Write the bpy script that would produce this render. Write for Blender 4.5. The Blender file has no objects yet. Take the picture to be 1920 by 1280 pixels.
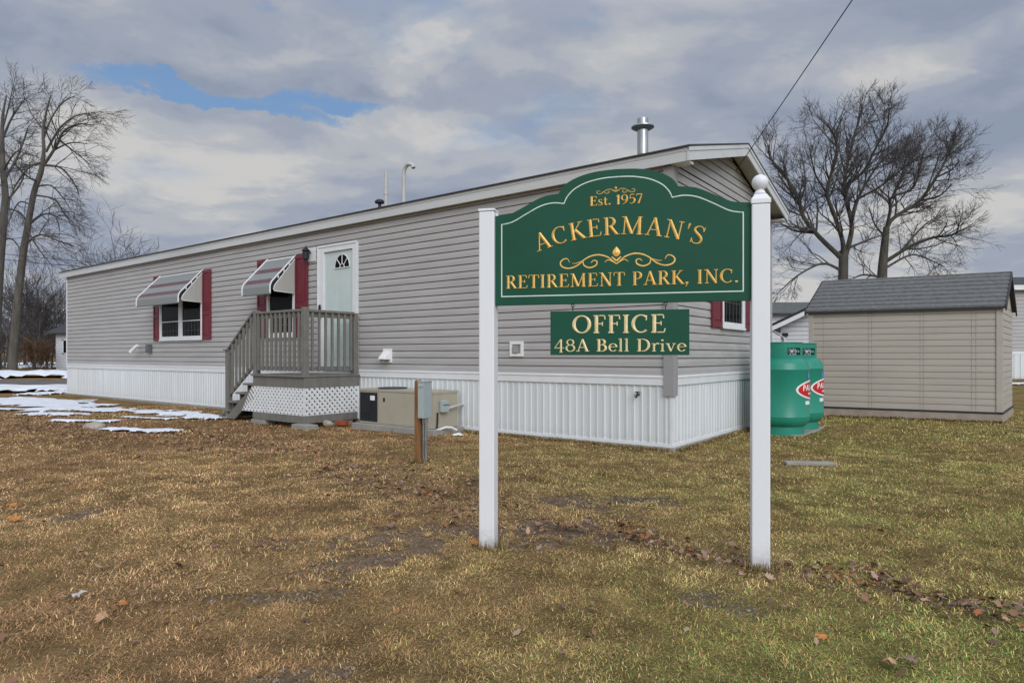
import bpy, bmesh, math, random
import numpy as np
from mathutils import Vector, Matrix, Quaternion
R = math.radians
S = bpy.context.scene
COL = S.collection
rng = np.random.default_rng(11)
random.seed(5)

# ------------------------------------------------------------------ camera
F, HY, CH = 1220.0, 666.0, 1.1            # focal length and horizon in 1920-wide units, eye height
cam = bpy.data.cameras.new('camera')
cam.sensor_width = 36.0
cam.lens = 36.0 * F / 1920.0
cam.shift_y = (HY - 640.0) / 1920.0
cam.clip_start, cam.clip_end = 0.05, 5000
cobj = bpy.data.objects.new('camera', cam)
COL.objects.link(cobj)
cobj.location = (0, 0, CH)
cobj.rotation_euler = (R(90), 0, 0)
S.camera = cobj
S.view_settings.view_transform = 'Standard'
S.view_settings.look = 'None'
S.view_settings.exposure = 0.0
S.view_settings.gamma = 1.0
S.cycles.max_bounces = 6

# ------------------------------------------------------------------ light
SUN_AZ, SUN_EL = 162.0, 33.0               # degrees clockwise from +Y (north), above horizon
sl = bpy.data.lights.new('sun', 'SUN')
sl.energy, sl.angle, sl.color = 1.6, R(36), (1.0, 0.97, 0.93)
so = bpy.data.objects.new('sun', sl)
COL.objects.link(so)
sd = Vector((math.sin(R(SUN_AZ)) * math.cos(R(SUN_EL)), math.cos(R(SUN_AZ)) * math.cos(R(SUN_EL)), math.sin(R(SUN_EL))))
so.rotation_euler = sd.to_track_quat('Z', 'Y').to_euler()
so.location = (0, -20, 30)


class NT:
    """small node-graph helper"""
    def __init__(s, tree):
        s.t = tree; s.n = tree.nodes; s.l = tree.links

    def node(s, typ, **kw):
        n = s.n.new(typ)
        for k, v in kw.items():
            setattr(n, k, v)
        return n

    def put(s, sock, v):
        if isinstance(v, bpy.types.NodeSocket):
            s.l.new(v, sock)
        else:
            sock.default_value = v

    def math(s, op, a, b=0.0, clamp=False):
        n = s.node('ShaderNodeMath', operation=op); n.use_clamp = clamp
        s.put(n.inputs[0], a); s.put(n.inputs[1], b)
        return n.outputs[0]

    def vmath(s, op, a, b=(0, 0, 0)):
        n = s.node('ShaderNodeVectorMath', operation=op)
        s.put(n.inputs[0], a); s.put(n.inputs[1], b)
        return n.outputs['Value'] if op == 'DOT_PRODUCT' else n.outputs[0]

    def noise(s, vec, scale, detail=4.0, rough=0.55, dist=0.0, out='Fac'):
        n = s.node('ShaderNodeTexNoise')
        s.put(n.inputs['Vector'], vec)
        n.inputs['Scale'].default_value = scale; n.inputs['Detail'].default_value = detail
        n.inputs['Roughness'].default_value = rough; n.inputs['Distortion'].default_value = dist
        return n.outputs[out]

    def ramp(s, fac, stops, interp='LINEAR'):
        n = s.node('ShaderNodeValToRGB'); n.color_ramp.interpolation = interp
        e = n.color_ramp.elements
        while len(e) < len(stops):
            e.new(0.5)
        for el, (p, c) in zip(e, stops):
            el.position = p
            el.color = (c, c, c, 1) if isinstance(c, (int, float)) else (*c, 1)
        s.put(n.inputs[0], fac)
        return n.outputs[0]

    def mix(s, fac, a, b, mode='MIX'):
        n = s.node('ShaderNodeMix', data_type='RGBA', blend_type=mode)
        s.put(n.inputs['Factor'], fac)
        for sock, v in ((n.inputs[6], a), (n.inputs[7], b)):
            s.put(sock, (*v, 1) if isinstance(v, tuple) and len(v) == 3 else v)
        return n.outputs[2]


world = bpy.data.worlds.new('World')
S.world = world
world.use_nodes = True
w = NT(world.node_tree)
w.n.clear()
wout = w.node('ShaderNodeOutputWorld')
bg = w.node('ShaderNodeBackground')
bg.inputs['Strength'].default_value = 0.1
w.l.new(bg.outputs[0], wout.inputs[0])
sky = w.node('ShaderNodeTexSky', sky_type='NISHITA')
sky.sun_disc = False
sky.sun_elevation = R(SUN_EL); sky.sun_rotation = R(SUN_AZ)
tc = w.node('ShaderNodeTexCoord')
D = tc.outputs['Generated']
sep = w.node('ShaderNodeSeparateXYZ'); w.l.new(D, sep.inputs[0])
dz = w.math('MAXIMUM', sep.outputs[2], 0.0)
den = w.math('ADD', dz, 0.16)
cmb = w.node('ShaderNodeCombineXYZ')
w.put(cmb.inputs[0], w.math('DIVIDE', sep.outputs[0], den))
w.put(cmb.inputs[1], w.math('MULTIPLY', w.math('DIVIDE', sep.outputs[1], den), 1.15))
P = cmb.outputs[0]
warp = w.noise(P, 0.9, 3, 0.5, out='Color')
PW = w.vmath('ADD', P, w.vmath('MULTIPLY', w.vmath('SUBTRACT', warp, (0.5, 0.5, 0.5)), (0.55, 0.55, 0.0)))
body = w.noise(w.vmath('ADD', PW, (3.1, 1.7, 0.4)), 1.15, 7, 0.52)
fine = w.noise(w.vmath('ADD', PW, (7.7, -2.0, 1.0)), 3.1, 8, 0.56)
rag = w.noise(w.vmath('MULTIPLY', D, (1.0, 1.0, 1.9)), 7.5, 6, 0.6, out='Color')
DW = w.vmath('ADD', D, w.vmath('MULTIPLY', w.vmath('SUBTRACT', rag, (0.5, 0.5, 0.5)), (0.13, 0.13, 0.085)))


def gap(px, py, rx, ry, tilt=0.0):
    c = Vector(((px - 960) / F, 1.0, (HY - py) / F)).normalized()
    rt = Vector((c.y, -c.x, 0)).normalized()
    up = rt.cross(c)
    a, b = math.cos(R(tilt)), math.sin(R(tilt))
    r2, u2 = rt * a + up * b, up * a - rt * b
    x = w.math('DIVIDE', w.vmath('DOT_PRODUCT', DW, tuple(r2)), rx / F)
    y = w.math('DIVIDE', w.vmath('DOT_PRODUCT', DW, tuple(u2)), ry / F)
    f = w.math('GREATER_THAN', w.vmath('DOT_PRODUCT', D, tuple(c)), 0.0)
    q = w.math('ADD', w.math('MULTIPLY', x, x), w.math('MULTIPLY', y, y))
    return w.math('MULTIPLY', w.math('SUBTRACT', 1.0, q, clamp=True), f)


lum = w.math('ADD', w.math('MULTIPLY', body, 0.66), w.math('MULTIPLY', fine, 0.34))
for args, k in (((300, 262, 260, 62, -4), 0.07), ((770, 105, 110, 45, 20), 0.09), ((760, 240, 170, 60, 0), 0.05), ((1150, 105, 240, 60, 0), 0.07), ((330, 90, 330, 45, -5), 0.05),
                ((1760, 110, 260, 45, 10), 0.07), ((1800, 400, 260, 55, 8), 0.07), ((560, 330, 300, 50, 0), 0.05)):
    lum = w.math('ADD', lum, w.math('MULTIPLY', gap(*args), k))
for args, k in (((980, 200, 200, 50, 0), 0.05), ((1750, 240, 260, 50, 0), 0.06), ((120, 60, 240, 60, 0), 0.05), ((640, 170, 300, 26, 0), 0.06)):
    lum = w.math('SUBTRACT', lum, w.math('MULTIPLY', gap(*args), k))
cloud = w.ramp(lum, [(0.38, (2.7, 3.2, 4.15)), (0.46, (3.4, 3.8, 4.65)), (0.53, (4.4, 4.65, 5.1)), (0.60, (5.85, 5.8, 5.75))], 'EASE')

# openings in the cloud deck, each a patch of sky direction
g = gap(430, 182, 230, 16, -4)
for args, k in (((590, 190, 120, 22, 0), 0.85), ((712, 60, 40, 14, 18), 0.3), ((510, 8, 40, 16, 0), 0.25), ((1110, 22, 90, 24, 0), 0.4), ((800, 50, 200, 80, -8), 0.34),
                ((960, 235, 240, 55, 10), 0.28), ((250, 330, 180, 60, 0), 0.22)):
    g = w.math('MAXIMUM', g, w.math('MULTIPLY', gap(*args), k))
edge = w.noise(w.vmath('ADD', PW, (1.3, 4.0, 2.0)), 3.4, 7, 0.55)
gm = w.math('ADD', w.math('MULTIPLY', g, 1.25), w.math('MULTIPLY', w.math('SUBTRACT', edge, 0.5), 1.6))
hole = w.ramp(gm, [(0.05, 0.0), (0.85, 1.0)], 'EASE')
hole = w.math('MULTIPLY', hole, w.ramp(g, [(0.0, 0.0), (0.4, 1.0)], 'EASE'))
blue = w.mix(0.6, sky.outputs[0], (1.85, 3.4, 6.0))
view = w.mix(hole, cloud, blue)
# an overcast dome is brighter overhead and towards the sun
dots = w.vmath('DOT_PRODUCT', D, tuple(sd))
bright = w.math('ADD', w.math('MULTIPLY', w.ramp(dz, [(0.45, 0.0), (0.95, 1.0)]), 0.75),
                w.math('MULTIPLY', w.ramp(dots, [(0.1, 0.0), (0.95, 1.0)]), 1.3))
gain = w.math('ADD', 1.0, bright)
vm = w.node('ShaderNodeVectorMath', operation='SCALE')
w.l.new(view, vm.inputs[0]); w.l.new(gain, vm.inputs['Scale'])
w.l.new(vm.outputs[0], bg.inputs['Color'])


# ------------------------------------------------------------------ helpers
def tag(o, label=None, cat=None, group=None, kind=None):
    for k, v in (('label', label), ('category', cat), ('group', group), ('kind', kind)):
        if v:
            o[k] = v
    return o


def empty(name, loc=(0, 0, 0), rz=0.0, label=None, cat=None, group=None):
    o = bpy.data.objects.new(name, None)
    COL.objects.link(o)
    o.location = loc; o.rotation_euler = (0, 0, rz); o.empty_display_size = 0.2
    return tag(o, label, cat, group)


class MB:
    """collects polygons and links them as one mesh object"""
    def __init__(s):
        s.v = []; s.f = []

    def add(s, vs, fs):
        b = len(s.v)
        s.v += [tuple(p) for p in vs]
        s.f += [tuple(b + i for i in f) for f in fs]
        return s

    def box(s, x0, x1, y0, y1, z0, z1):
        return s.add([(x, y, z) for z in (z0, z1) for y in (y0, y1) for x in (x0, x1)],
                     [(0, 2, 3, 1), (4, 5, 7, 6), (0, 1, 5, 4), (2, 6, 7, 3), (0, 4, 6, 2), (1, 3, 7, 5)])

    def prism(s, poly, y0, y1):
        """polygon in x,z pushed from y0 (front) to y1 (back)"""
        n = len(poly)
        area = sum(poly[i][0] * poly[(i + 1) % n][1] - poly[(i + 1) % n][0] * poly[i][1] for i in range(n))
        if area < 0:
            poly = poly[::-1]
        vs = [(x, y0, z) for x, z in poly] + [(x, y1, z) for x, z in poly]
        fs = [tuple(range(n)), tuple(range(2 * n - 1, n - 1, -1))]
        fs += [(i, n + i, n + (i + 1) % n, (i + 1) % n) for i in range(n)]
        return s.add(vs, fs)

    def prism_x(s, poly, x0, x1):
        """polygon in y,z pushed along x"""
        n = len(poly)
        vs = [(x0, y, z) for y, z in poly] + [(x1, y, z) for y, z in poly]
        return s.add(vs, [tuple(range(n)), tuple(range(2 * n - 1, n - 1, -1))] + [(i, n + i, n + (i + 1) % n, (i + 1) % n) for i in range(n)])

    def prism_z(s, poly, z0, z1):
        n = len(poly)
        vs = [(x, y, z0) for x, y in poly] + [(x, y, z1) for x, y in poly]
        return s.add(vs, [tuple(range(n - 1, -1, -1)), tuple(range(n, 2 * n))] + [(i, (i + 1) % n, n + (i + 1) % n, n + i) for i in range(n)])

    def tube(s, pts, rad, seg=10, caps=True):
        pts = [Vector(p) for p in pts]
        rads = [rad] * len(pts) if isinstance(rad, (int, float)) else list(rad)
        b = len(s.v)
        ref = None
        for i, p in enumerate(pts):
            t = (pts[min(i + 1, len(pts) - 1)] - pts[max(i - 1, 0)]).normalized()
            if ref is None:
                ref = t.orthogonal().normalized()
            ref = (ref - t * ref.dot(t)).normalized()
            bi = t.cross(ref)
            for k in range(seg):
                a = 2 * math.pi * k / seg
                s.v.append(tuple(p + (ref * math.cos(a) + bi * math.sin(a)) * rads[i]))
        for i in range(len(pts) - 1):
            for k in range(seg):
                a, c = b + i * seg + k, b + i * seg + (k + 1) % seg
                s.f.append((a, c, c + seg, a + seg))
        if caps:
            s.f.append(tuple(b + k for k in range(seg - 1, -1, -1)))
            s.f.append(tuple(b + (len(pts) - 1) * seg + k for k in range(seg)))
        return s

    def lathe(s, prof, cx=0, cy=0, cz=0, seg=28):
        """profile of (radius, z) turned about z"""
        b = len(s.v)
        for r, z in prof:
            for k in range(seg):
                a = 2 * math.pi * k / seg
                s.v.append((cx + r * math.cos(a), cy + r * math.sin(a), cz + z))
        for i in range(len(prof) - 1):
            for k in range(seg):
                a, c = b + i * seg + k, b + i * seg + (k + 1) % seg
                s.f.append((a, c, c + seg, a + seg))
        s.f.append(tuple(b + k for k in range(seg - 1, -1, -1)))
        s.f.append(tuple(b + (len(prof) - 1) * seg + k for k in range(seg)))
        return s

    def build(s, name, m, parent=None, bevel=0.0, smooth=False, loc=None):
        me = bpy.data.meshes.new(name)
        me.from_pydata(s.v, [], s.f)
        me.materials.append(m)
        if smooth:
            me.polygons.foreach_set('use_smooth', [True] * len(me.polygons))
        me.update()
        o = bpy.data.objects.new(name, me)
        COL.objects.link(o)
        if parent:
            o.parent = parent
        if loc:
            o.location = loc
        if bevel:
            md = o.modifiers.new('edges', 'BEVEL')
            md.width = bevel; md.segments = 2; md.limit_method = 'ANGLE'; md.angle_limit = R(40)
        if smooth and hasattr(me, 'set_sharp_from_angle'):
            me.set_sharp_from_angle(angle=R(38))
        return o


def copy_tree(o, parent=None):
    c = o.copy(); COL.objects.link(c); c.parent = parent
    for ch in o.children:
        copy_tree(ch, c)
    return c


def mat(name, col, rough=0.6, metal=0.0, var=0.08, vscale=6.0, stretch=(1, 1, 1), bump=0.0, bscale=60.0, spec=0.4, dirt=0.0, dirtcol=(0.1, 0.09, 0.07), dirtscale=2.0, coat=0.0, splash=None):
    m = bpy.data.materials.new(name); m.use_nodes = True
    t = NT(m.node_tree)
    b = t.n['Principled BSDF']
    b.inputs['Roughness'].default_value = rough
    b.inputs['Metallic'].default_value = metal
    b.inputs['Specular IOR Level'].default_value = spec
    b.inputs['Coat Weight'].default_value = coat
    o = t.node('ShaderNodeTexCoord').outputs['Object']
    v = t.vmath('MULTIPLY', o, stretch)
    n = t.noise(v, vscale, 5, 0.6)
    lo = tuple(c * (1 - var) for c in col); hi = tuple(min(1, c * (1 + var)) for c in col)
    c = t.ramp(n, [(0.3, lo), (0.7, hi)])
    if dirt:
        dn = t.noise(v, dirtscale, 6, 0.65)
        c = t.mix(t.math('MULTIPLY', t.ramp(dn, [(0.48, 0.0), (0.75, 1.0)]), dirt), c, dirtcol)
    if splash:                                  # soil thrown up on the lowest part: (height, strength)
        sp = t.node('ShaderNodeSeparateXYZ'); t.l.new(o, sp.inputs[0])
        k = t.math('SUBTRACT', 1.0, t.math('DIVIDE', sp.outputs[2], splash[0]), clamp=True)
        k = t.math('MULTIPLY', t.math('MULTIPLY', k, k), t.ramp(t.noise(o, 22, 5, 0.7), [(0.35, 0.1), (0.65, 1.0)]))
        c = t.mix(t.math('MULTIPLY', k, splash[1]), c, (0.16, 0.12, 0.085))
    t.l.new(c, b.inputs['Base Color'])
    t.l.new(t.ramp(n, [(0.2, max(0, rough - 0.08)), (0.8, min(1, rough + 0.08))]), b.inputs['Roughness'])
    if bump:
        bp = t.node('ShaderNodeBump'); bp.inputs['Strength'].default_value = bump; bp.inputs['Distance'].default_value = 0.01
        t.l.new(t.noise(v, bscale, 4, 0.6), bp.inputs['Height'])
        t.l.new(bp.outputs[0], b.inputs['Normal'])
    return m


def glass(name, col=(0.012, 0.015, 0.017), rough=0.08):
    m = mat(name, col, rough, 0.0, 0.3, 3.0, spec=0.06)
    return m


M = dict(
    vinyl=mat('grey_vinyl', (0.41, 0.40, 0.39), 0.45, var=0.1, vscale=2.5, stretch=(0.35, 1, 3), bump=0.05, bscale=150, dirt=0.18, dirtcol=(0.2, 0.2, 0.18), dirtscale=1.2),
    white=mat('white_paint', (0.72, 0.74, 0.75), 0.4, var=0.04, vscale=5, bump=0.03, bscale=80, dirt=0.12, dirtcol=(0.45, 0.45, 0.42), dirtscale=3),
    post_white=mat('post_white', (0.76, 0.78, 0.81), 0.38, var=0.03, vscale=4, stretch=(1, 1, 0.4), bump=0.06, bscale=40, dirt=0.1, dirtcol=(0.5, 0.49, 0.45), dirtscale=4, splash=(0.16, 0.9)),
    skirt=mat('skirt_white', (0.66, 0.69, 0.70), 0.45, var=0.09, vscale=2.2, stretch=(2.5, 2.5, 0.12), dirt=0.2, dirtcol=(0.42, 0.42, 0.40), dirtscale=1.6, splash=(0.22, 0.55)),
    fascia=mat('fascia_white', (0.57, 0.59, 0.59), 0.4, var=0.06, vscale=2, stretch=(0.2, 1, 3), dirt=0.3, dirtcol=(0.3, 0.31, 0.3), dirtscale=1.5),
    soffit=mat('soffit_beige', (0.42, 0.40, 0.35), 0.6, var=0.08),
    roof=mat('roof_dark', (0.06, 0.063, 0.068), 0.9, var=0.25, vscale=20, bump=0.4, bscale=140),
    maroon=mat('maroon_shutter', (0.16, 0.022, 0.035), 0.45, var=0.12, vscale=8, bump=0.05, bscale=90),
    door=mat('mint_door', (0.53, 0.61, 0.585), 0.42, var=0.04, vscale=3),
    dark=mat('dark_metal_and_shade', (0.02, 0.022, 0.024), 0.5, var=0.2),  # dark metal parts, and the sheet painting shade into the awning gaps
    steel=mat('galvanised', (0.42, 0.44, 0.45), 0.34, 0.9, var=0.15, vscale=12, stretch=(1, 1, 0.3)),
    pipe=mat('pvc_pipe', (0.5, 0.5, 0.47), 0.5, var=0.1, vscale=8),
    downspout=mat('downspout', (0.30, 0.30, 0.30), 0.45, var=0.06),
    glass=glass('window_glass', (0.006, 0.008, 0.008), 0.05),
    corner=mat('corner_vinyl', (0.31, 0.31, 0.315), 0.45, var=0.05),
    bark_grey=mat('grey_bark', (0.095, 0.087, 0.075), 0.95, var=0.4, vscale=1.5, stretch=(3, 3, 0.6), bump=0.8, bscale=8, dirt=0.3, dirtcol=(0.11, 0.115, 0.075), dirtscale=.7),
    lampbox=mat('lamp_grey', (0.13, 0.135, 0.135), 0.5, var=0.08),
    grid=mat('window_grid', (0.08, 0.085, 0.08), 0.6),
    screen=mat('insect_screen', (0.035, 0.037, 0.037), 0.8, var=0.3, vscale=9),
    deck=mat('grey_deck_stain', (0.175, 0.17, 0.152), 0.75, var=0.14, vscale=9, stretch=(1, 1, 0.5), bump=0.25, bscale=70, dirt=0.25, dirtcol=(0.09, 0.085, 0.075), dirtscale=5),
    lattice=mat('lattice_white', (0.7, 0.72, 0.73), 0.5, var=0.05, dirt=0.15, dirtcol=(0.45, 0.44, 0.4), dirtscale=4),
    tan=mat('tan_enamel', (0.39, 0.365, 0.285), 0.45, var=0.05, vscale=4, bump=0.04, bscale=40, dirt=0.2, dirtcol=(0.22, 0.19, 0.14), dirtscale=3),
    grille=mat('grille_black', (0.022, 0.026, 0.03), 0.5, var=0.2),
    concrete=mat('concrete', (0.30, 0.29, 0.26), 0.9, var=0.18, vscale=10, bump=0.5, bscale=60, dirt=0.4, dirtcol=(0.16, 0.14, 0.11), dirtscale=5),
    timber=mat('treated_timber', (0.235, 0.112, 0.042), 0.75, var=0.35, vscale=9, stretch=(4, 4, 0.5), bump=0.4, bscale=50, dirt=0.3, dirtcol=(0.1, 0.05, 0.02), dirtscale=7),
    meter=mat('grey_box', (0.36, 0.42, 0.42), 0.45, var=0.05, vscale=5),
    green=mat('sign_green', (0.011, 0.078, 0.047), 0.5, var=0.10, vscale=3, bump=0.03, bscale=60, spec=0.22),
    line=mat('sign_line', (0.62, 0.74, 0.66), 0.5, var=0.05),
    gold=mat('gold_leaf', (0.82, 0.52, 0.14), 0.48, 0.25, var=0.16, vscale=40, bump=0.15, bscale=120),
    cream_gold=mat('pale_gold_leaf', (0.80, 0.66, 0.36), 0.48, 0.2, var=0.14, vscale=40, bump=0.15, bscale=120),
    tank=mat('tank_green', (0.018, 0.235, 0.16), 0.36, var=0.1, vscale=3, stretch=(1, 1, 0.4), bump=0.05, bscale=20, dirt=0.15, dirtcol=(0.02, 0.15, 0.1), dirtscale=3),
    red=mat('decal_red', (0.55, 0.015, 0.02), 0.4, var=0.05),
    plain=mat('decal_white', (0.8, 0.8, 0.8), 0.4, var=0.03),
    blue=mat('decal_blue', (0.12, 0.28, 0.6), 0.4, var=0.05),
    shed=mat('shed_vinyl', (0.40, 0.37, 0.32), 0.5, var=0.07, vscale=2, stretch=(0.4, 1, 3), bump=0.04, bscale=100, dirt=0.2, dirtcol=(0.3, 0.26, 0.24), dirtscale=1.3),
    shed_base=mat('shed_base', (0.33, 0.28, 0.23), 0.85, var=0.15, vscale=6, bump=0.3, bscale=40, dirt=0.35, dirtcol=(0.18, 0.14, 0.1), dirtscale=4),
    shingle=mat('slate_shingle', (0.135, 0.138, 0.137), 0.9, var=0.28, vscale=16, bump=0.5, bscale=160),
    far_white=mat('far_white_siding', (0.62, 0.64, 0.68), 0.5, var=0.05),
    far_roof=mat('far_green_roof', (0.105, 0.115, 0.105), 0.9, var=0.15, vscale=4),
    brick=mat('red_brick', (0.3, 0.07, 0.035), 0.85, var=0.2, vscale=20, bump=0.4),
    stone=mat('pale_stone', (0.33, 0.30, 0.25), 0.9, var=0.25, vscale=14, bump=0.6, bscale=30),
    cloth=mat('white_scrap', (0.72, 0.72, 0.7), 0.8, var=0.06),
    bark=mat('bark', (0.078, 0.07, 0.058), 0.95, var=0.4, vscale=3, stretch=(3, 3, 0.6), bump=0.8, bscale=12, dirt=0.35, dirtcol=(0.075, 0.078, 0.045), dirtscale=1.5),
    twig=mat('twig', (0.08, 0.072, 0.07), 0.95, var=0.3, vscale=1.5),
    wire=mat('wire', (0.03, 0.03, 0.032), 0.6, var=0.1),
    asphalt=mat('road_asphalt', (0.11, 0.1, 0.105), 0.9, var=0.25, vscale=1.5, bump=0.3, bscale=30, dirt=0.5, dirtcol=(0.2, 0.17, 0.14), dirtscale=0.7),
    snow=mat('snow', (0.72, 0.75, 0.80), 0.8, var=0.08, vscale=5, bump=0.6, bscale=18, dirt=0.55, dirtcol=(0.42, 0.39, 0.35), dirtscale=3),
)


# ---- the letters: strokes with swelling widths and slab-thin serifs, laid on as gilded ridges
def catmull(pts, n=8):
    pts = [Vector(p) for p in pts]
    out = []
    for i in range(len(pts) - 1):
        p0, p1, p2, p3 = pts[max(i - 1, 0)], pts[i], pts[i + 1], pts[min(i + 2, len(pts) - 1)]
        for k in range(n):
            t = k / n
            out.append(0.5 * ((2 * p1) + (p2 - p0) * t + (2 * p0 - 5 * p1 + 4 * p2 - p3) * t * t + (3 * p1 - p0 - 3 * p2 + p3) * t ** 3))
    out.append(pts[-1])
    return out


TK, TN, SF = 0.165, 0.07, 0.06


def ln(x0, y0, x1, y1, w0=TK, w1=None):
    return ([(x0, y0), (x1, y1)], [w0, w0 if w1 is None else w1])


def srf(x, y, hw=0.14):
    return ln(x - hw, y, x + hw, y, SF)


def arc(cx, cy, rx, ry, a0, a1, tk=TK, tn=TN, n=22):
    a = [R(a0 + (a1 - a0) * i / n) for i in range(n + 1)]
    return ([(cx + rx * math.cos(q), cy + ry * math.sin(q)) for q in a], [tn + (tk - tn) * abs(math.cos(q)) ** 1.6 for q in a])


def spl(pts, ws):
    p = catmull(pts, 6)
    n = len(ws) - 1
    wd = []
    for i in range(len(p)):
        f = i / (len(p) - 1) * n
        k = min(int(f), n - 1)
        wd.append(ws[k] + (ws[k + 1] - ws[k]) * (f - k))
    return ([(q.x, q.y) for q in p], wd)


B0, T0 = SF / 2, 1 - SF / 2


def stem(x, w=TK, top=True, bot=True, y1=1.0, left_only=False):
    o = [ln(x, 0.0, x, y1, w)]
    if bot: o.append(srf(x, B0))
    if top: o.append(ln(x - 0.15, y1 - SF / 2, x, y1 - SF / 2, SF) if left_only else srf(x, y1 - SF / 2))
    return o


GL = {
    ' ': (0.36, []),
    'I': (0.40, stem(0.2)),
    'E': (0.72, stem(0.2) + [ln(.2, T0, .6, T0, SF), ln(.2, .52, .5, .52, SF), ln(.2, B0, .64, B0, SF), ln(.6, T0, .62, .78, SF), ln(.64, B0, .69, .24, SF), ln(.5, .41, .5, .63, SF)]),
    'F': (0.66, stem(0.2) + [ln(.2, T0, .58, T0, SF), ln(.2, .52, .48, .52, SF), ln(.58, T0, .6, .76, SF), ln(.48, .41, .48, .63, SF)]),
    'P': (0.70, stem(0.2) + [ln(.2, T0, .36, T0, SF), ln(.2, .47, .36, .47, SF), arc(.36, .72, .22, .25, -90, 90)]),
    'R': (0.80, stem(0.2) + [ln(.2, T0, .36, T0, SF), ln(.2, .5, .36, .5, SF), arc(.36, .735, .21, .235, -90, 90), ln(.38, .5, .68, .03, TK * .95), ln(.64, B0, .82, B0, SF)]),
    'B': (0.74, stem(0.2) + [ln(.2, T0, .36, T0, SF), ln(.2, .53, .38, .53, SF), arc(.36, .75, .19, .22, -90, 90), ln(.2, B0, .38, B0, SF), arc(.38, .28, .24, .25, -90, 90)]),
    'D': (0.88, stem(0.2) + [ln(.2, T0, .4, T0, SF), ln(.2, B0, .4, B0, SF), arc(.4, .5, .36, .47, -90, 90)]),
    'T': (0.74, [ln(.37, 0, .37, 1), srf(.37, B0), ln(.05, T0, .69, T0, SF), ln(.05, T0, .03, .74, SF), ln(.69, T0, .71, .74, SF)]),
    'N': (0.92, [ln(.2, 0, .2, 1, TN), ln(.18, .98, .74, .02), ln(.74, 0, .74, 1, TN), srf(.2, B0, .12), ln(.03, T0, .2, T0, SF), srf(.74, T0, .12)]),
    'M': (1.12, [ln(.18, 0, .2, 1, TN), ln(.2, .98, .56, .04), ln(.56, .04, .9, .98, TN), ln(.92, 0, .9, 1), srf(.18, B0, .12), srf(.93, B0, .14), ln(.05, T0, .22, T0, SF), ln(.88, T0, 1.05, T0, SF)]),
    'K': (0.84, stem(0.2) + [ln(.24, .42, .62, .97, TN), ln(.34, .56, .72, .03), srf(.62, T0, .12), ln(.62, B0, .86, B0, SF)]),
    'A': (0.84, [ln(.14, .02, .4, .98, TN), ln(.40, 1.0, .70, .02), ln(.2, .33, .6, .33, SF), srf(.13, B0, .12), srf(.71, B0, .14)]),
    'C': (0.84, [arc(.46, .5, .36, .47, 48, 314), ln(.70, .68, .715, .96, SF)]),
    'O': (0.94, [arc(.47, .5, .37, .47, 0, 360, n=36)]),
    'S': (0.64, [spl([(.54, .76), (.46, .93), (.30, .97), (.15, .87), (.13, .71), (.27, .57), (.44, .45), (.54, .3), (.5, .11), (.34, .03), (.18, .06), (.09, .24)], [.05, .06, .07, .12, .16, .16, .12, .07, .06, .05]), ln(.54, .72, .55, .98, .05), ln(.09, .02, .09, .28, .05)]),
    "'": (0.24, [ln(.13, 1.0, .1, .68, .13, .05)]),
    '.': (0.26, [ln(.05, .08, .21, .08, .16)]),
    ',': (0.28, [ln(.05, .08, .21, .08, .16), ln(.17, .08, .06, -.18, .09, .04)]),
    '1': (0.44, [ln(.24, 0, .24, 1.0), srf(.24, B0), ln(.06, .84, .24, .98, .06)]),
    '9': (0.66, [arc(.32, .68, .23, .29, 0, 360, .13, .06, 28), spl([(.56, .68), (.54, .42), (.42, .16), (.18, .0)], [.14, .14, .1, .05])]),
    '5': (0.62, [ln(.16, .95, .52, .95, .1), ln(.17, .97, .13, .56, .06), spl([(.13, .54), (.3, .62), (.48, .52), (.53, .32), (.42, .1), (.22, .02), (.08, .08)], [.05, .07, .13, .15, .1, .06, .06])]),
    '7': (0.60, [ln(.06, .94, .56, .94, .11), ln(.53, .92, .22, 0, .08, .14), ln(.07, .95, .06, .76, .05)]),
    '4': (0.70, [ln(.46, -.06, .46, 1.0, .13), ln(.44, .98, .06, .3, .06), ln(.04, .29, .66, .29, .07), srf(.46, -.06, .1)]),
    '8': (0.66, [arc(.33, .75, .2, .22, 0, 360, .11, .06, 26), arc(.33, .27, .25, .26, 0, 360, .13, .06, 28)]),
    'e': (0.58, [arc(.3, .32, .22, .30, 8, 325, .13, .06, 26), ln(.09, .37, .51, .37, .05)]),
    'l': (0.34, [ln(.17, 0, .17, 1.04, .13), srf(.17, B0, .13), ln(.03, 1.0, .17, 1.02, .05)]),
    'r': (0.48, [ln(.17, 0, .17, .64, .13), srf(.17, B0, .13), ln(.03, .6, .17, .62, .05), spl([(.2, .42), (.28, .58), (.38, .63), (.45, .58)], [.05, .07, .1, .13])]),
    'i': (0.34, [ln(.17, 0, .17, .64, .13), srf(.17, B0, .13), ln(.03, .6, .17, .62, .05), ln(.1, .87, .24, .87, .14)]),
    'v': (0.62, [ln(.12, .6, .3, .02, .13), ln(.3, .02, .5, .6, .06), srf(.12, .61, .12), srf(.5, .61, .1)]),
    's': (0.48, [spl([(.4, .5), (.32, .61), (.2, .62), (.1, .52), (.16, .38), (.32, .27), (.4, .15), (.3, .03), (.17, .02), (.07, .13)], [.05, .06, .09, .12, .12, .09, .06, .05])]),
    't': (0.42, [spl([(.18, .84), (.18, .5), (.18, .2), (.22, .05), (.32, .03), (.4, .1)], [.09, .12, .13, .11, .08, .05]), ln(.04, .6, .38, .6, .06)]),
}


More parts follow.
